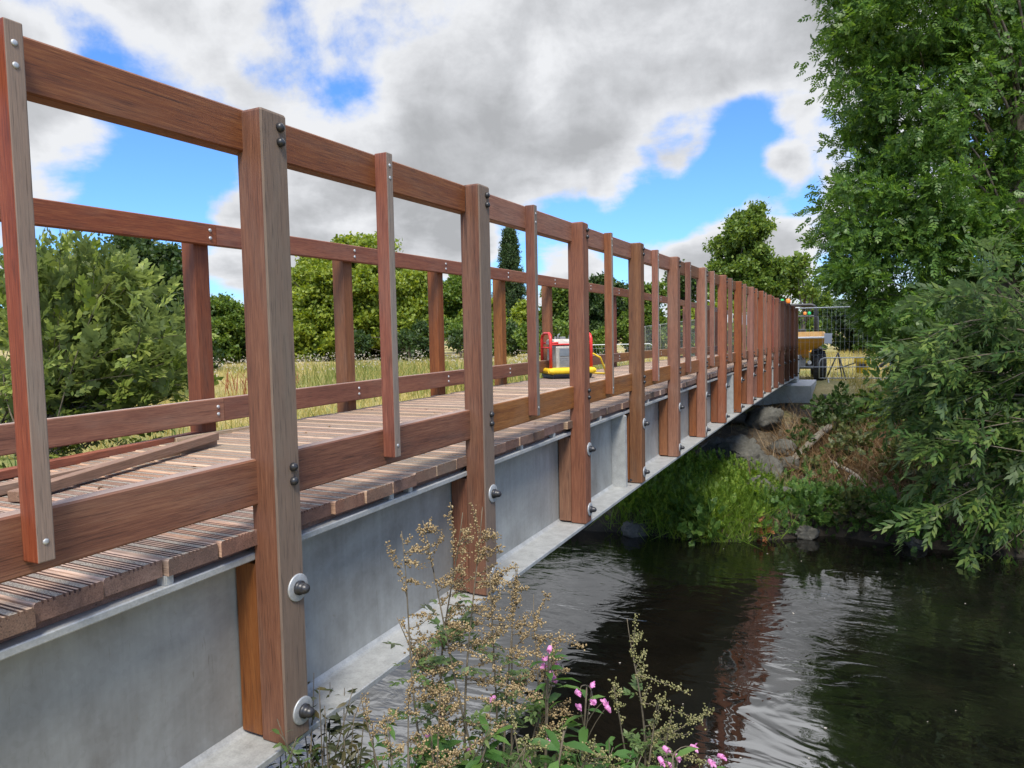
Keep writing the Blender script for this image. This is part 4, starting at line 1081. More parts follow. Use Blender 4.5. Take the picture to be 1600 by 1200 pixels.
# ------------------------------------------------------------------ willow over the water
WSH = [shoot_t(12, .46, .135, .022, 44, False, .30, True, .03, .22, s) for s in (5, 6, 7, 8)]
def arching(name, label, cat, base, tips, roots, mat, shoots, per, mat_b=M_TWIG, spread=.16, start=.35, sag=-.35, r0=.02, dirmix=.9, down=-.25, scale=(.75, 1.2), group=None):
    base = np.array(base, float); t = empty(name, tuple(base), label, cat, group); mb = MB(); P, D = [], []
    for tip, root in zip(tips, roots):
        tip = np.array(tip); root = np.array(root); L_ = np.linalg.norm(tip-root)
        o = rng.normal(size=3)*.06*L_; pts = []
        for i in range(9):
            q = i/8; pts.append(root+(tip-root)*q+np.array([0, 0, -sag*L_*4*q*(1-q)*.5])+o*math.sin(math.pi*q))
        pts = np.array(pts); mb.tube(list(pts-base), list(np.linspace(r0, r0*.15, 9)), 5)
        tan = unit(np.gradient(pts, axis=0))
        n = max(3, int(per*L_)); q = start+(1-start)*rng.random(n)**.8; q[-2:] = 1.0
        x = q*8; i0 = np.minimum(x.astype(int), 7); fr = (x-i0)[:, None]
        P.append(pts[i0]*(1-fr)+pts[i0+1]*fr+rng.normal(size=(n, 3))*spread*.3); D.append(tan[i0]*dirmix+rng.normal(size=(n, 3))*.5+np.array([0, 0, down]))
    mb.build('branches', mat_b, t, smooth=True)
    P = np.concatenate(P)-base; D = np.concatenate(D); R = frames_up(D, .5); s = rng.uniform(scale[0], scale[1], len(P)); pk = rng.integers(0, len(shoots), len(P))
    V, F = join([inst(shoots[i], P[pk == i], R[pk == i], s[pk == i]) for i in range(len(shoots))])
    np_mesh('foliage', V, F, mat, t); return t
tips = []; roots = []
wt = [(1490, 452), (1535, 432), (1590, 440), (1500, 490), (1445, 520), (1400, 532), (1412, 552), (1440, 566), (1420, 590), (1395, 612), (1440, 615), (1475, 545), (1390, 650), (1430, 655), (1465, 690), (1452, 700), (1500, 640), (1520, 690), (1540, 600), (1545, 720), (1515, 775), (1550, 790), (1580, 740), (1570, 855), (1590, 830), (1600, 640), (1610, 780), (1575, 660), (1560, 520), (1600, 540), (1480, 600), (1510, 560), (1555, 640), (1600, 700), (1530, 655), (1590, 480), (1480, 660)]
for rep in range(3):
    for (u, v) in wt:
        du, dv = rng.normal(size=2)*(0 if rep == 0 else 26)
        if rep and u+du < 1425: du = 1425-u+abs(rng.normal()*25)
        dd = 10.4+rng.normal()*.55
        tips.append(at(u+du, v+dv, dd)); roots.append(at(1720+rng.normal()*45, 610+rng.normal()*60+(v-610)*.25, 11.2+rng.normal()*.5))
wb = at(1740, 700, 11.6)
arching('willow', 'pale leaved willow hanging over the river at the right', 'willow', (wb[0], wb[1], gz(wb[0], wb[1])), tips, roots, L_WIL, WSH, 4.9, sag=-.12, start=.3)

# ------------------------------------------------------------------ sallow bush left of the bridge
BSH = [shoot_t(9, .32, .10, .031, 50, False, .05, True, .05, .25, s) for s in (15, 16, 17)]
tips = []; roots = []
bt = [(20, 370), (95, 360), (140, 372), (180, 400), (215, 425), (240, 455), (262, 495), (285, 560), (282, 590), (262, 610), (235, 640), (200, 655), (150, 670), (100, 690), (50, 690), (10, 660), (0, 540), (0, 450), (60, 430), (120, 440), (160, 480), (200, 520), (230, 560), (180, 580), (130, 560), (80, 520), (40, 500), (100, 620), (60, 590), (160, 630), (30, 620), (200, 470), (250, 540)]
for rep in range(5):
    for (u, v) in bt:
        du, dv = rng.normal(size=2)*(0 if rep == 0 else 24)
        tips.append(at(min(u+du, 286), max(v+dv, 392+abs(u+du-95)*.45), 10.0+rng.normal()*.6)); roots.append(at(60+rng.normal()*40, 690+rng.normal()*15, 10.2+rng.normal()*.4))
wb = at(60, 700, 10.2)
arching('sallow_bush', 'leafy green sallow bush beyond the far railing at the left', 'bush', (wb[0], wb[1], gz(wb[0], wb[1])), tips, roots, L_BUSH, BSH, 6.5, sag=-.10, start=.22, down=.15, spread=.3, r0=.014)
# bare twigs at its foot
tw = MB()
for i in range(60):
    p = at(rng.uniform(-20, 130), 705+rng.normal()*6, 9.6+rng.normal()*.3); p[2] = gz(p[0], p[1])
    tube_np(tw, p, p+np.array([rng.normal()*.5, rng.normal()*.5, rng.uniform(.15, .6)]), .012, .004, n=4, seg=3, wob=.15)
tag(tw.build('dead_twigs', M_GREYWOOD, smooth=True), 'grey dead twigs and stems at the foot of the sallow bush', 'twigs', kind='stuff')

# ------------------------------------------------------------------ meadow and bank growth
def blade_t(bend=.35, w=.018):
    V = np.array([(-w, 0, 0), (w, 0, 0), (w*.8, .5, bend*.25), (-w*.8, .5, bend*.25), (0.001, 1, bend), (-0.001, 1, bend)], float)
    return V, np.array([(0, 1, 2, 3), (3, 2, 4, 5)])
BL = [blade_t(.15), blade_t(.35), blade_t(.6)]
def blades(name, label, cat, x, y, h, mat, w=1.0, lean=.35, z=None):
    z = ground(x, y) if z is None else z
    P = np.stack([x, y, z-.02], 1); D = unit(rng.normal(size=P.shape)*lean+np.array([0, 0, 1])); R = frames(D)
    pk = rng.integers(0, 3, len(P)); parts = []
    for i in range(3):
        k = pk == i; V, F = BL[i]; V = V*np.array((w, 1, 1)); parts.append(inst((V, F), P[k], R[k], h[k]))
    V, F = join(parts); o = np_mesh(name, V, F, mat); return tag(o, label, cat, kind='stuff')
def scatter_view(n, u0, u1, d0, d1, p=1.0):
    """ground points inside a wedge of directions between two depths"""
    u = rng.uniform(u0, u1, n); d = (d0**p+(d1**p-d0**p)*rng.random(n))**(1/p)
    q = CAM[None]+d[:, None]*(FW[None]+RT[None]*((u-800)/FPX)[:, None]); return q[:, 0], q[:, 1]
def dfar(x, y): return y-np.interp(x, YF[:, 0], YF[:, 1])
x, y = scatter_view(60000, -120, 1500, 12, 62, 1.0); k = (dfar(x, y) > 1.0) & (ground(x, y) > -2.15) & ~((x > -5) & (x < 1.5) & (y < 27)); x, y = x[k], y[k]
pat = vnoise(x, y, 3.2, 21)
blades('meadow_grass', 'dry yellow green meadow grass beyond the bridge', 'grass', x, y, rng.uniform(.22, .5, len(x))*(1+.35*pat), L_MEAD, w=1.3)
x, y = scatter_view(9000, -100, 1000, 22, 46, 1.0); k = (dfar(x, y) > 2) & (vnoise(x, y, 5, 31) > -.15); x, y = x[k], y[k]
blades('meadow_weeds', 'tall green weeds standing in the meadow', 'weeds', x, y, rng.uniform(.4, .95, len(x)), L_WEED, w=1.4, lean=.2)
# pale seed heads above the weeds
x, y = scatter_view(1500, 300, 1000, 26, 48, 1.0); k = vnoise(x, y, 4, 33) > -.2; x, y = x[k], y[k]
P = np.stack([x, y, ground(x, y)+rng.uniform(.6, 1.15, len(x))], 1)
V, F = inst(clump_t(4, .06, .4, 81), P, frames(rand_dirs(len(P))), rng.uniform(.7, 1.4, len(P)))
tag(np_mesh('thistle_heads', V, F, L_FLUFF), 'pale fluffy seed heads over the meadow weeds', 'seed heads', kind='stuff')
# dock stalks
x, y = scatter_view(90, 350, 470, 24, 34); blades('dock_stalks', 'reddish dock stalks in the meadow grass', 'dock', x, y, rng.uniform(.6, 1.0, len(x)), L_DOCK, w=1.4, lean=.12)
# green fringe along the far bank left of the bridge
x = rng.uniform(-13, -2.6, 26000); y = np.interp(x, YF[:, 0], YF[:, 1])+rng.gamma(2.0, 1.0, len(x))*1.3; k = (y < 16); x, y = x[k], y[k]
blades('bank_fringe', 'green grass fringe on the bank left of the bridge', 'grass', x, y, rng.uniform(.2, .55, len(x)), L_HERB, w=1.5, lean=.5)
# lush tongue of grass under the bridge on the right bank
n = 52000; x = rng.uniform(-2.6, 1.3, n); y = rng.uniform(9.6, 14.0, n)
den = np.exp(-((x+.72)/1.15)**4-((y-10.9)/1.4)**4); k = (rng.random(n) < den*(.75+.5*vnoise(x, y, .5, 41))) & (dfar(x, y) > .02); x, y = x[k], y[k]
blades('bank_grass', 'lush bright green grass on the far bank beside the bridge', 'grass', x, y, rng.uniform(.22, .55, len(x))*(1.15-.15*np.clip(y-10, 0, 4)), L_GRASS, w=.7, lean=.5)
HB = [shoot_t(5, .26, .085, .030, 60, True, -.05, True, .05, .25, s) for s in (31, 32)]
def herbs(name, label, cat, x, y, mat, s0=.7, s1=1.4, hz=(0.05, .35), kind='stuff', tem=None, up=1.0, parent=None):
    P = np.stack([x, y, ground(x, y)+rng.uniform(hz[0], hz[1], len(x))], 1); R = frames_up(rng.normal(size=P.shape)*.6+np.array([0, 0, up]), .8)
    tem = tem or HB; pk = rng.integers(0, len(tem), len(P)); s = rng.uniform(s0, s1, len(P))
    V, F = join([inst(tem[i], P[pk == i], R[pk == i], s[pk == i]) for i in range(len(tem))]); o = np_mesh(name, V, F, mat); return tag(o, label, cat, kind=kind)
n = 5200; x = rng.uniform(-2.4, 1.2, n); y = rng.uniform(9.7, 13.2, n); den = np.exp(-((x+.7)/1.0)**4-((y-11)/1.3)**4); k = (rng.random(n) < den*1.3) & (dfar(x, y) > .05); x, y = x[k], y[k]
herbs('bank_herbs', 'leafy green weeds among the lush bank grass', 'weeds', x, y, L_GRASS, .35, .7, (.08, .38))
n = 1100; x = rng.uniform(.4, 4.6, n); y = np.interp(x, YF[:, 0], YF[:, 1])+rng.gamma(1.3, .55, n); k = y < 17; x, y = x[k], y[k]
herbs('shore_weeds', 'sparse yellowing weeds along the shaded far shore', 'weeds', x, y, L_HERB, .3, .75, (.02, .25))
# dead straw on the slope
n = 15000; x = rng.uniform(.1, 4.6, n); y = rng.uniform(11.5, 19, n); den = np.exp(-((x-2.0)/1.3)**2-((y-14.6)/2.2)**2); k = rng.random(n) < den*1.4; x, y = x[k], y[k]
blades('dry_straw', 'brown dead straw and fern lying on the shaded bank slope', 'straw', x, y, rng.uniform(.25, .75, len(x)), L_STRAW, w=.75, lean=1.1)
n = 5000; x = rng.uniform(-1.5, 4.5, n); y = rng.uniform(9.8, 20, n); k = dfar(x, y) > .1; x, y = x[k], y[k]
blades('bank_litter', 'thin brown stems and litter over the far bank soil', 'litter', x, y, rng.uniform(.12, .4, len(x)), L_STRAW, w=.9, lean=1.6)

# bushes on the far bank
def mound(name, label, cat, u, v, d, r, n, mat, tem, dens, seed, up=.3, group=None, flat=.6):
    p = at(u, v, d); r_ = np.random.default_rng(seed)
    while dfar(p[0], p[1]) < r*.55: d += .05; p = at(u, v, d)
    if p[2] > gz(p[0], p[1])+r*.9+.1: p[2] = gz(p[0], p[1])+r*.7
    lob = [(tuple(p+unit(r_.normal(size=3))*np.array((1, 1, flat))*r*r_.random()**.5), r*r_.uniform(.35, .6)) for _ in range(n)]
    return tree(name, label, cat, (p[0], p[1], gz(p[0], p[1])), r*.5, .02, lob, mat, tem, dens, grav=up, out=.6, group=group, shell=.3)
NETS = [shoot_t(4, .13, .055, .024, 60, True, .08, True, .06, .25, s) for s in (45, 46)]
NET = [shoot_t(5, .17, .06, .024, 60, True, .05, True, .06, .2, s) for s in (41, 42)]
GB = 'bushes on the far bank'
mound('bramble_bush', 'dark green bramble bush growing beside the concrete abutment', 'bramble', 1305, 655, 16.2, .66, 9, L_HERBD, NETS, 520, 1, group=GB)
mound('bramble_bush', 'small bramble sprawling over the bank left of the broken plank', 'bramble', 1240, 672, 15.6, .34, 5, L_HERBD, NETS, 520, 2, group=GB)
mound('nettle_clump', 'dark green nettle clump at the water edge in front of the lush grass', 'nettles', 1092, 808, 10.3, .38, 8, L_HERB, [shoot_t(5, .17, .06, .026, 60, True, .02, True, .06, .2, 43)], 700, 3, up=.6, group=GB, flat=.9)
mound('nettle_clump', 'bluish green weed clump right of the lush grass by the shore', 'nettles', 1268, 770, 11.6, .42, 6, L_HERB, NET, 380, 4, up=.6, group=GB)
mound('nettle_clump', 'low weed clump beneath the willow by the shore', 'nettles', 1420, 800, 11.2, .5, 7, L_HERB, NET, 260, 5, up=.3, group=GB)
mound('dock_clump', 'rusty red dead dock clump at the water edge', 'dock', 1182, 838, 10.1, .22, 5, L_DOCK, [shoot_t(5, .14, .05, .02, 60, True, .05, True, .06, .3, 44)], 700, 6, group=GB)
mound('fern_clump', 'drooping green fern clump on the bank above the driftwood', 'fern', 1400, 640, 16.0, .8, 8, L_FARM, NET, 220, 7, group=GB)

LB = leaf_mat('scrub_leaves', (0.03, 0.045, 0.014), (0.065, 0.085, 0.024), (0.15, 0.15, 0.045), .25)
for i, (u, v, d, r_, lab) in enumerate(((1345, 690, 14.2, .5, 'dark scrub bush on the slope above the driftwood'), (1400, 712, 13.4, .6, 'dark scrub bush between the straw and the willow'), (1330, 770, 11.6, .36, 'low yellowing scrub by the shore right of the weed clump'),
        (1300, 735, 12.6, .3, 'small scrub bush left of the pale driftwood piece'), (1460, 745, 12.4, .6, 'shaded scrub bush deep under the willow'), (1265, 705, 14.0, .3, 'small scrub bush just below the broken plank'), (1375, 640, 17.0, .6, 'upper scrub bush below the felled log'))):
    mound('scrub_bush', lab, 'bush', u, v, d, r_, 7, LB, NETS, 330, 20+i, up=.2, group=GB)
# riprap stones
def stone(u, v, d, size, label, seed):
    r = np.random.default_rng(seed); p = at(u, v, d)
    while dfar(p[0], p[1]) < size*.2: d += .05; p = at(u, v, d)
    z = gz(p[0], p[1])
    bm = bpy.data.meshes.new('boulder')
    import bmesh
    b = bmesh.new(); bmesh.ops.create_icosphere(b, subdivisions=4, radius=1.0)
    pl = [(unit(r.normal(size=3)), r.uniform(.55, .85)) for _ in range(9)]
    for vv in b.verts:
        q = np.array(vv.co)
        for n_, h in pl:
            e = q@n_-h
            if e > 0: q = q-n_*e*.93
        q = q*(1+.06*math.sin(q[0]*9+seed)*math.sin(q[1]*8)+.03*math.sin(q[2]*17+q[0]*13))
        vv.co = q*np.array((1, r.uniform(.75, 1), r.uniform(.55, .75)))*size
    b.to_mesh(bm); b.free(); bm.materials.append(M_ROCK); bm.polygons.foreach_set('use_smooth', [True]*len(bm.polygons))
    o = bpy.data.objects.new('boulder', bm); COL.objects.link(o); o.location = (p[0], p[1], z+size*.30); o.rotation_euler = (r.normal()*.2, r.normal()*.2, r.uniform(0, 6))
    return tag(o, label, 'boulder', 'stones on the far bank')
for i, (u, v, d, s_, lab) in enumerate((
    (1120, 678, 15.2, .42, 'grey stone beneath the girder left of the largest stone'), (1160, 690, 14.6, .58, 'largest grey boulder under the bridge end'), (1195, 700, 14.0, .46, 'angular boulder on the slope just below the largest one'),
    (1140, 652, 17.2, .48, 'dark stone in the shade below the abutment'), (1190, 660, 17.0, .55, 'dark flat stone right under the abutment face'), (1225, 690, 15.5, .34, 'small stone beside the sprawling bramble'),
    (1100, 705, 13.6, .36, 'low stone half sunk in the top of the lush grass'), (1175, 722, 13.0, .40, 'stone at the upper rim of the lush green grass'), (1215, 738, 12.6, .36, 'brownish stone right of the lush grass rim'), (1236, 708, 14.4, .30, 'stone below the broken plank'),
    (992, 782, 10.9, .26, 'pale stone at the water edge under the girder'), (1258, 800, 10.9, .24, 'rounded stone by the bluish green weeds'), (1430, 838, 10.9, .2, 'dark stone at the waterline beneath the willow'))):
    stone(u, v, d, s_, lab, 100+i)
def log_piece(p0, p1, r, mat, name, label, cat, plank=False):
    p0, p1 = np.array(p0), np.array(p1); b = MB()
    if plank:
        d = unit(p1-p0); s_ = unit(np.cross(d, [0, 0, 1])); n_ = np.cross(s_, d); V = []
        for q, e in ((p0, 0), (p0+(p1-p0)*.55, .03), (p1, -.04)):
            for a, c in ((-1, -1), (1, -1), (1, 1), (-1, 1)): V.append(q+s_*a*r+n_*c*r*.28+n_*e)
        b.add(V, [(0, 1, 5, 4), (1, 2, 6, 5), (2, 3, 7, 6), (3, 0, 4, 7), (4, 5, 9, 8), (5, 6, 10, 9), (6, 7, 11, 10), (7, 4, 8, 11), (3, 2, 1, 0), (8, 9, 10, 11)])
        o = b.build(name, mat)
    else:
        tube_np(b, p0, p1, r, r*.45, n=8, seg=6, wob=.07); o = b.build(name, mat, smooth=True)
    return tag(o, label, cat)
def gp(u, v, d, h): p = at(u, v, d); return (p[0], p[1], gz(p[0], p[1])+h)
log_piece(gp(1238, 692, 14.6, .12), gp(1308, 664, 16.4, .38), .075, M_GREYWOOD, 'broken_plank', 'weathered broken plank lying on the bank below the bramble', 'plank', True)
log_piece(gp(1300, 700, 14.0, .22), gp(1352, 738, 12.8, .12), .05, M_GREYWOOD, 'driftwood_branch', 'thin grey driftwood branch on the dead straw', 'driftwood')
log_piece(gp(1334, 720, 13.4, .10), gp(1346, 752, 12.4, .05), .06, M_GREYWOOD, 'driftwood_stump', 'pale split driftwood piece at the foot of the thin branch', 'driftwood')
log_piece(gp(1285, 612, 22.0, .12), gp(1400, 606, 22.5, .16), .10, M_GREYWOOD, 'felled_log', 'felled log lying along the top of the bank by the barrier', 'log')
log_piece(gp(1375, 560, 21.0, 1.0), gp(1440, 545, 20.5, 1.3), .05, M_GREYWOOD, 'dead_branch', 'pale dead branch sticking out of the shaded undergrowth', 'branch')

# ------------------------------------------------------------------ plants on the near bank
BEAD = None
def bead_t():
    V = np.array([(0, 0, -.5), (.42, 0, 0), (0, .42, 0), (-.42, 0, 0), (0, -.42, 0), (0, 0, .6)], float)
    return V, np.array([(0, 2, 1, 1), (0, 3, 2, 2), (0, 4, 3, 3), (0, 1, 4, 4), (5, 1, 2, 2), (5, 2, 3, 3), (5, 3, 4, 4), (5, 4, 1, 1)])
def tri_mesh(name, V, F, mat, parent):
    return np_mesh(name, V, F[:, :3], mat, parent)
# feathery mugwort leaf: lobed pinnate blade
MGL = [shoot_t(4, .075, .026, .0065, 48, True, .12, True, .1, .2, s) for s in (51, 52)]
def curve_pts(p0, p1, sag, n=10):
    p0, p1 = np.array(p0), np.array(p1); o = rng.normal(size=3)*.03*np.linalg.norm(p1-p0)
    return np.array([p0+(p1-p0)*(i/n)+np.array([0, 0, 1.0])*sag*4*(i/n)*(1-i/n)+o*math.sin(math.pi*i/n*1.3) for i in range(n+1)])
def mugwort(base, stems, label, headmat=None, full=1.0, side=1.0):
    """stems: list of (tip point, share of side sprays, length of flowering part)"""
    base = np.array(base, float); t = empty('mugwort', tuple(base), label, 'mugwort', 'mugwort plants on the near bank')
    mb = MB(); HP, LP, LD = [], [], []
    for tip, lush, flw in stems:
        tip = np.array(tip); b0 = base+np.array([rng.normal()*.05, rng.normal()*.05, 0])
        L_ = np.linalg.norm(tip-b0); pts = curve_pts(b0, tip, .02*L_, 14); mb.tube(list(pts-base), list(np.linspace(.0065, .0014, 15)), 6)
        seglen = L_/14
        tan = unit(np.gradient(pts, axis=0))
        def onstem(q): x = q*14; i = min(int(x), 13); return pts[i]*(1-(x-i))+pts[i+1]*(x-i), tan[i]
        # end spike
        fl = flw
        nside = int(18*lush*L_*fl/.5*full)
        def spike(a, b, sag, dense):
            p = curve_pts(a, b, sag, 6); mb.tube(list(p-base), list(np.linspace(.0022, .0008, 7)), 4)
            ln = np.linalg.norm(np.array(b)-np.array(a)); m = max(6, int(dense*ln)); q = .12+.88*rng.random(m)**.85; x = q*6; i = np.minimum(x.astype(int), 5); f = (x-i)[:, None]
            HP.append(p[i]*(1-f)+p[i+1]*f+rng.normal(size=(m, 3))*.0062)
            k = max(3, int(ln*26))
            for _ in range(k):           # short second-order twiglets of buds
                q0 = rng.random()*.9+.05; j = min(int(q0*6), 5); c = p[j]*(1-(q0*6-j))+p[j+1]*(q0*6-j)
                e = c+unit(rng.normal(size=3)+np.array([0, 0, .55])+unit(np.array(b)-np.array(a))*.9)*rng.uniform(.012, .045)
                mm = 7; w_ = rng.random(mm)[:, None]; HP.append(c*(1-w_)+e*w_+rng.normal(size=(mm, 3))*.003)
        s0, _ = onstem(1-fl*.35); spike(s0, tip, 0, 330)
        for _ in range(nside):
            q = 1-fl*(1-rng.random()**1.1*.97); c, tg = onstem(min(q, .985))
            side = rng.normal(size=3); side[2] *= .2; d = unit(tg*.95+unit(side)*.75)
            ln = side*(.05+.26*(1-(q-(1-fl))/fl))*rng.uniform(.5, 1.15)
            spike(c, c+d*ln, -.02*ln if rng.random() < .6 else -.14*ln, 270)
        nl = int(30*lush*L_)
        for _ in range(nl):
            q = rng.random()*(1-fl*.55); c, tg = onstem(q); sd = rng.normal(size=3); sd[2] = abs(sd[2])*.1-.05
            LP.append(c+unit(sd)*.012); LD.append(unit(sd+np.array([0, 0, .15])))
    mb.build('stem', M_TWIG, t, smooth=True)
    HP = np.concatenate(HP)-base; V, F = inst(bead_t(), HP, frames(rand_dirs(len(HP))), rng.uniform(.0055, .0115, len(HP)))
    tri_mesh('seed_sprays', V, F, headmat or L_MUG, t)
    if LP:
        LP = np.array(LP)-base; LD = np.array(LD); R = frames_up(LD, .35); pk = rng.integers(0, 2, len(LP)); s = rng.uniform(.6, 1.5, len(LP))
        V, F = join([inst(MGL[i], LP[pk == i], R[pk == i], s[pk == i]) for i in range(2)]); np_mesh('leaves', V, F, L_MUGL, t)
    return t
def base_at(u, v, d):
    p = at(u, v, d); z = gz(p[0], p[1]); return (p[0], p[1], z-.02)
A_ = lambda u, v, d: at(u, v, d)
mugwort(base_at(745, 1240, 2.55), [(A_(742, 792, 2.62), 1.0, .50), (A_(703, 788, 2.60), .9, .46), (A_(655, 820, 2.55), .8, .44), (A_(606, 848, 2.5), .9, .5), (A_(770, 905, 2.6), .6, .45), (A_(628, 965, 2.5), .8, .45)], 'tallest brown seeded mugwort standing in front of the second main post')
mugwort(base_at(800, 1260, 2.6), [(A_(852, 925, 2.75), .6, .55), (A_(806, 880, 2.85), .5, .5), (A_(800, 915, 2.8), .5, .5), (A_(868, 1000, 2.6), .5, .45)], 'thin wispy mugwort right of the tallest one')
mugwort(base_at(1010, 1290, 2.75), [(A_(992, 960, 2.8), .9, .62), (A_(1030, 1088, 2.7), .6, .5), (A_(955, 1075, 2.7), .5, .5), (A_(1048, 1120, 2.7), .4, .5)], 'slender yellow green mugwort against the dark water', L_MUGG, side=.42)
mugwort(base_at(640, 1300, 2.3), [(A_(570, 1085, 2.35), .6, .5), (A_(640, 1060, 2.35), .6, .5), (A_(700, 1080, 2.3), .6, .5), (A_(600, 1135, 2.25), .6, .5)], 'short mugwort leaning over the girder flange')
mugwort(base_at(860, 1330, 2.35), [(A_(880, 1130, 2.4), .6, .5), (A_(800, 1110, 2.35), .6, .5), (A_(930, 1150, 2.35), .5, .5)], 'low leafy mugwort at the bottom edge between the balsams', L_MUGG)
BSL = leaf2_t(.17, .05, .16)
def petal_t():
    V = [(0, 0, 0), (.34, .6, .10), (.20, 1.0, .34), (-.12, .92, .22), (-.30, .55, .16)]
    return np.array(V, float), np.array([(0, 1, 2, 3), (0, 3, 4, 0)])
def balsam(base, top, flowers, label, nleaf=26, ll=.11):
    base = np.array(base, float); top = np.array(top); t = empty('balsam', tuple(base), label, 'balsam', 'pink flowering balsam plants')
    mb = MB(); pts = curve_pts(base, top, 0.0, 8); mb.tube(list(pts-base), list(np.linspace(.008, .003, 9)), 7)
    P, D = [], []
    for k in range(nleaf):
        q = .15+.85*rng.random(); x = q*8; i = min(int(x), 7); c = pts[i]*(1-(x-i))+pts[i+1]*(x-i)
        sd = rng.normal(size=3); sd[2] = 0; sd = unit(sd); P.append(c+sd*.006); D.append(unit(sd+np.array([0, 0, rng.uniform(-.25, .5)])))
    P = np.array(P)-base; V, F = inst(BSL, P, frames_up(np.array(D), .25), rng.uniform(.6, 1.2, len(P))*ll); np_mesh('leaves', V, F, L_BALS, t)
    for f in flowers:
        f = np.array(f); i = rng.integers(4, 9); c = pts[min(i, 8)]; pp = curve_pts(c, f, .015, 5); mb.tube(list(pp-base), list(np.linspace(.0024, .0014, 6)), 4)
        fb = MB(); n_ = 5
        d = unit(np.array([rng.normal()*.6+.5, rng.normal()*.5-.8, rng.normal()*.3+.1])); Rr = frames(d[None])[0]
        prt = []
        for k in range(n_):
            a = 2*math.pi*k/n_+.3; e = Rr@np.array([math.cos(a)+rng.normal()*.25, .45+rng.normal()*.3, math.sin(a)+rng.normal()*.25]); X = unit(np.cross(e, d)); Z = np.cross(X, e)
            prt.append(inst(petal_t(), np.zeros((1, 3)), np.stack([X, unit(e), Z], -1)[None], [rng.uniform(.009, .020)]))
        # pouch behind
        pv = []; 
        V, F = join(prt)
        s_ = MB(); s_.add(V, [tuple(dict.fromkeys(q)) for q in F.tolist()])
        s_.tube([(-d*.022+np.array([0, 0, -.006])), (-d*.014), (0, 0, 0), d*.004], [.003, .008, .0095, .007], 8)
        s_.build('flower', L_PINK, t, loc=tuple(f-base))
    mb.build('stem', M_TWIG, t, smooth=True); return t
def fl(*uv, d=2.6): return [A_(u, v, d+rng.normal()*.06) for u, v in uv]
balsam(base_at(845, 1270, 2.6), A_(858, 1010, 2.62), fl((858, 1016), (852, 1030), (868, 1036), (850, 1040), (866, 1062), (862, 1055)), 'balsam with pink flowers beside the thin wispy mugwort', 34)
balsam(base_at(905, 1290, 2.65), A_(915, 1070, 2.65), fl((904, 1083), (926, 1070), (928, 1098), (948, 1104), (905, 1106), (944, 1096)), 'balsam with pink flowers on arching stalks before the bright water', 30)
balsam(base_at(745, 1320, 2.4), A_(752, 1130, 2.4), fl((757, 1156), (740, 1166), (733, 1172), (770, 1092)), 'low balsam with deep pink flowers below the tallest mugwort', 34)
balsam(base_at(870, 1330, 2.3), A_(868, 1150, 2.35), fl((862, 1160), (874, 1164), (826, 1190)), 'low balsam with half hidden pink flowers at the bottom edge', 24)
balsam(base_at(1050, 1340, 2.5), A_(1050, 1180, 2.5), fl((1042, 1172), (1034, 1190), (1060, 1184), (1048, 1196), (1085, 1168)), 'balsam with a pink flower cluster at the bottom edge over dark water', 16)
balsam(base_at(1110, 1340, 2.5), A_(1112, 1200, 2.5), fl((1128, 1182), (1112, 1192)), 'rightmost small balsam with a pair of pink flowers', 8)
balsam(base_at(690, 1330, 2.35), A_(672, 1130, 2.4), fl((690, 1118), (668, 1150)), 'balsam mostly leaves with a small pink flower left of the low deep pink one', 34)
# dark leaved loosestrife-like plant at the left
def leafy(base, tips, label, mat, n, ll, name='willowherb', cat='willowherb', w=None):
    base = np.array(base, float); t = empty(name, tuple(base), label, cat, 'leafy plants on the near bank'); mb = MB(); P, D = [], []
    for tip in tips:
        pts = curve_pts(base+rng.normal(size=3)*np.array((.06, .06, 0)), tip, .01, 8); mb.tube(list(pts-base), list(np.linspace(.005, .0015, 9)), 5)
        for k in range(n):
            q = .2+.8*rng.random(); x = q*8; i = min(int(x), 7); c = pts[i]*(1-(x-i))+pts[i+1]*(x-i); sd = unit(rng.normal(size=3)*np.array((1, 1, .3))+np.array((0, 0, .1))); P.append(c+sd*.01); D.append(sd+np.array((0, 0, -.1)))
    mb.build('stem', M_TWIG, t, smooth=True); P = np.array(P)-base; V, F = inst(w or BSL, P, frames_up(np.array(D), .5), rng.uniform(.6, 1.2, len(P))*ll); np_mesh('leaves', V, F, mat, t); return t
def tipset(n, u0, u1, v0, v1, d): return [A_(rng.uniform(u0, u1), rng.uniform(v0, v1), d+rng.normal()*.12) for _ in range(n)]
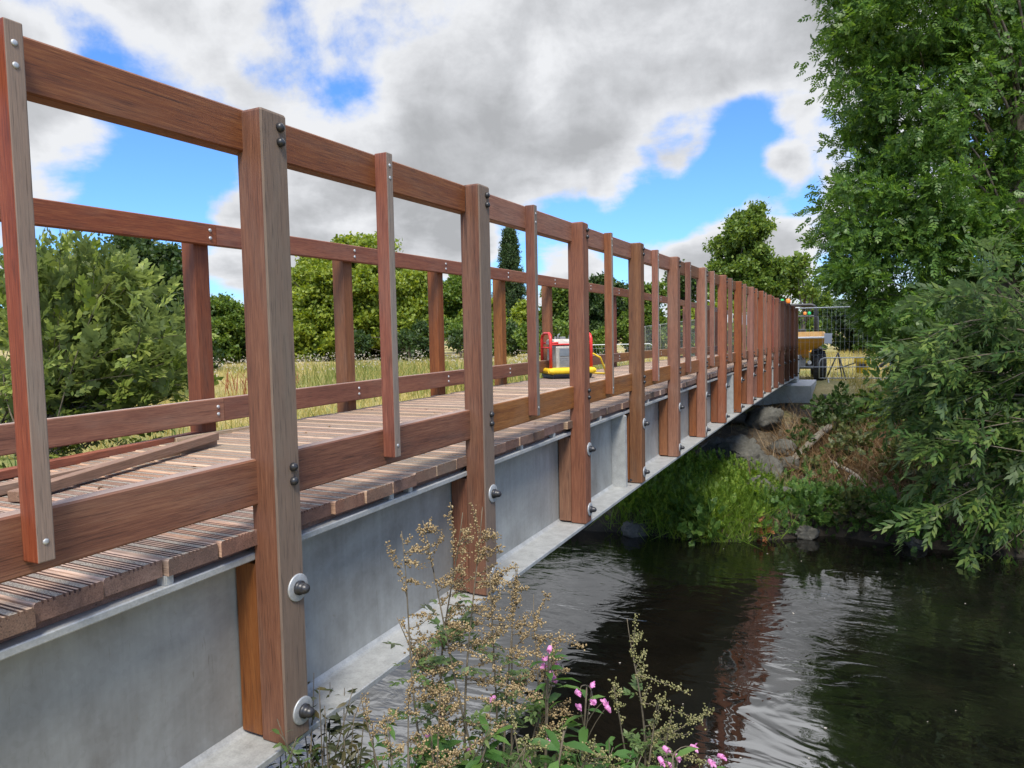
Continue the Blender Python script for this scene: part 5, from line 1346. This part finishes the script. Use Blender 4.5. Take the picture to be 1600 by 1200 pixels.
leafy(base_at(520, 1320, 2.75), tipset(16, 470, 575, 1062, 1180, 2.85), 'dark reddish leaved plant close under the girder flange', L_DARKL, 22, .055)
leafy(base_at(470, 1330, 2.6), tipset(9, 415, 500, 1130, 1200, 2.7), 'dark green leafy plant at the lower edge left of the reddish one', L_MUGL, 20, .05)
leafy(base_at(600, 1340, 2.5), tipset(9, 550, 690, 1120, 1205, 2.55), 'bright leafy plant filling the gap under the short mugwort', L_BALS, 20, .07)
leafy(base_at(740, 1360, 2.4), tipset(12, 650, 830, 1120, 1210, 2.5), 'dense leafy plant at the foot of the tallest mugwort', L_MUGL, 24, .055)
leafy(base_at(900, 1370, 2.4), tipset(9, 830, 1000, 1150, 1215, 2.5), 'leafy plant below the arching balsam flowers', L_BALS, 18, .07)
n = 9000; x = rng.uniform(-2.2, 4, n); yn_ = np.interp(x, YN[:, 0], YN[:, 1]); y = yn_-rng.gamma(1.6, .7, n); k = (y > -1.2) & ~((x < .05) & (y < 1.2)); x, y = x[k], y[k]
blades('near_bank_grass', 'grass on the near bank beneath the flowering plants', 'grass', x, y, rng.uniform(.12, .38, len(x)), L_HERB, w=.7, lean=.5)

# scum and leaves drifting on the river
n = 90; x = rng.uniform(-2.5, 5.5, n); y = rng.uniform(3.2, 10, n); k = vnoise(x, y, 1.4, 77) > -.1; x, y = x[k], y[k]
V, F = inst(leaf_t(.4, .02, .02), np.stack([x, y, np.full(len(x), WATER+.006)], 1), frames_up(rand_dirs(len(x))*np.array((1, 1, .05)), .03), rng.uniform(.012, .032, len(x)))
tag(np_mesh('floating_leaves', V, F, L_FLUFF), 'small pale leaves and scum drifting on the dark river', 'leaves', kind='stuff')

# dry scraps lying on the deck
n = 170; x = rng.uniform(-2.2, -0.15, n); y = rng.uniform(-1.2, 14, n)**1.0
V, F = inst(leaf_t(.35, .12, .1), np.stack([x, y, DZ+cam_z(y)+.004], 1), frames_up(rand_dirs(n)*np.array((1, 1, .1)), .25), rng.uniform(.012, .04, n))
tag(np_mesh('leaf_litter', V, F, L_STRAW), 'dry leaf and bark scraps scattered on the deck boards', 'litter', kind='stuff')
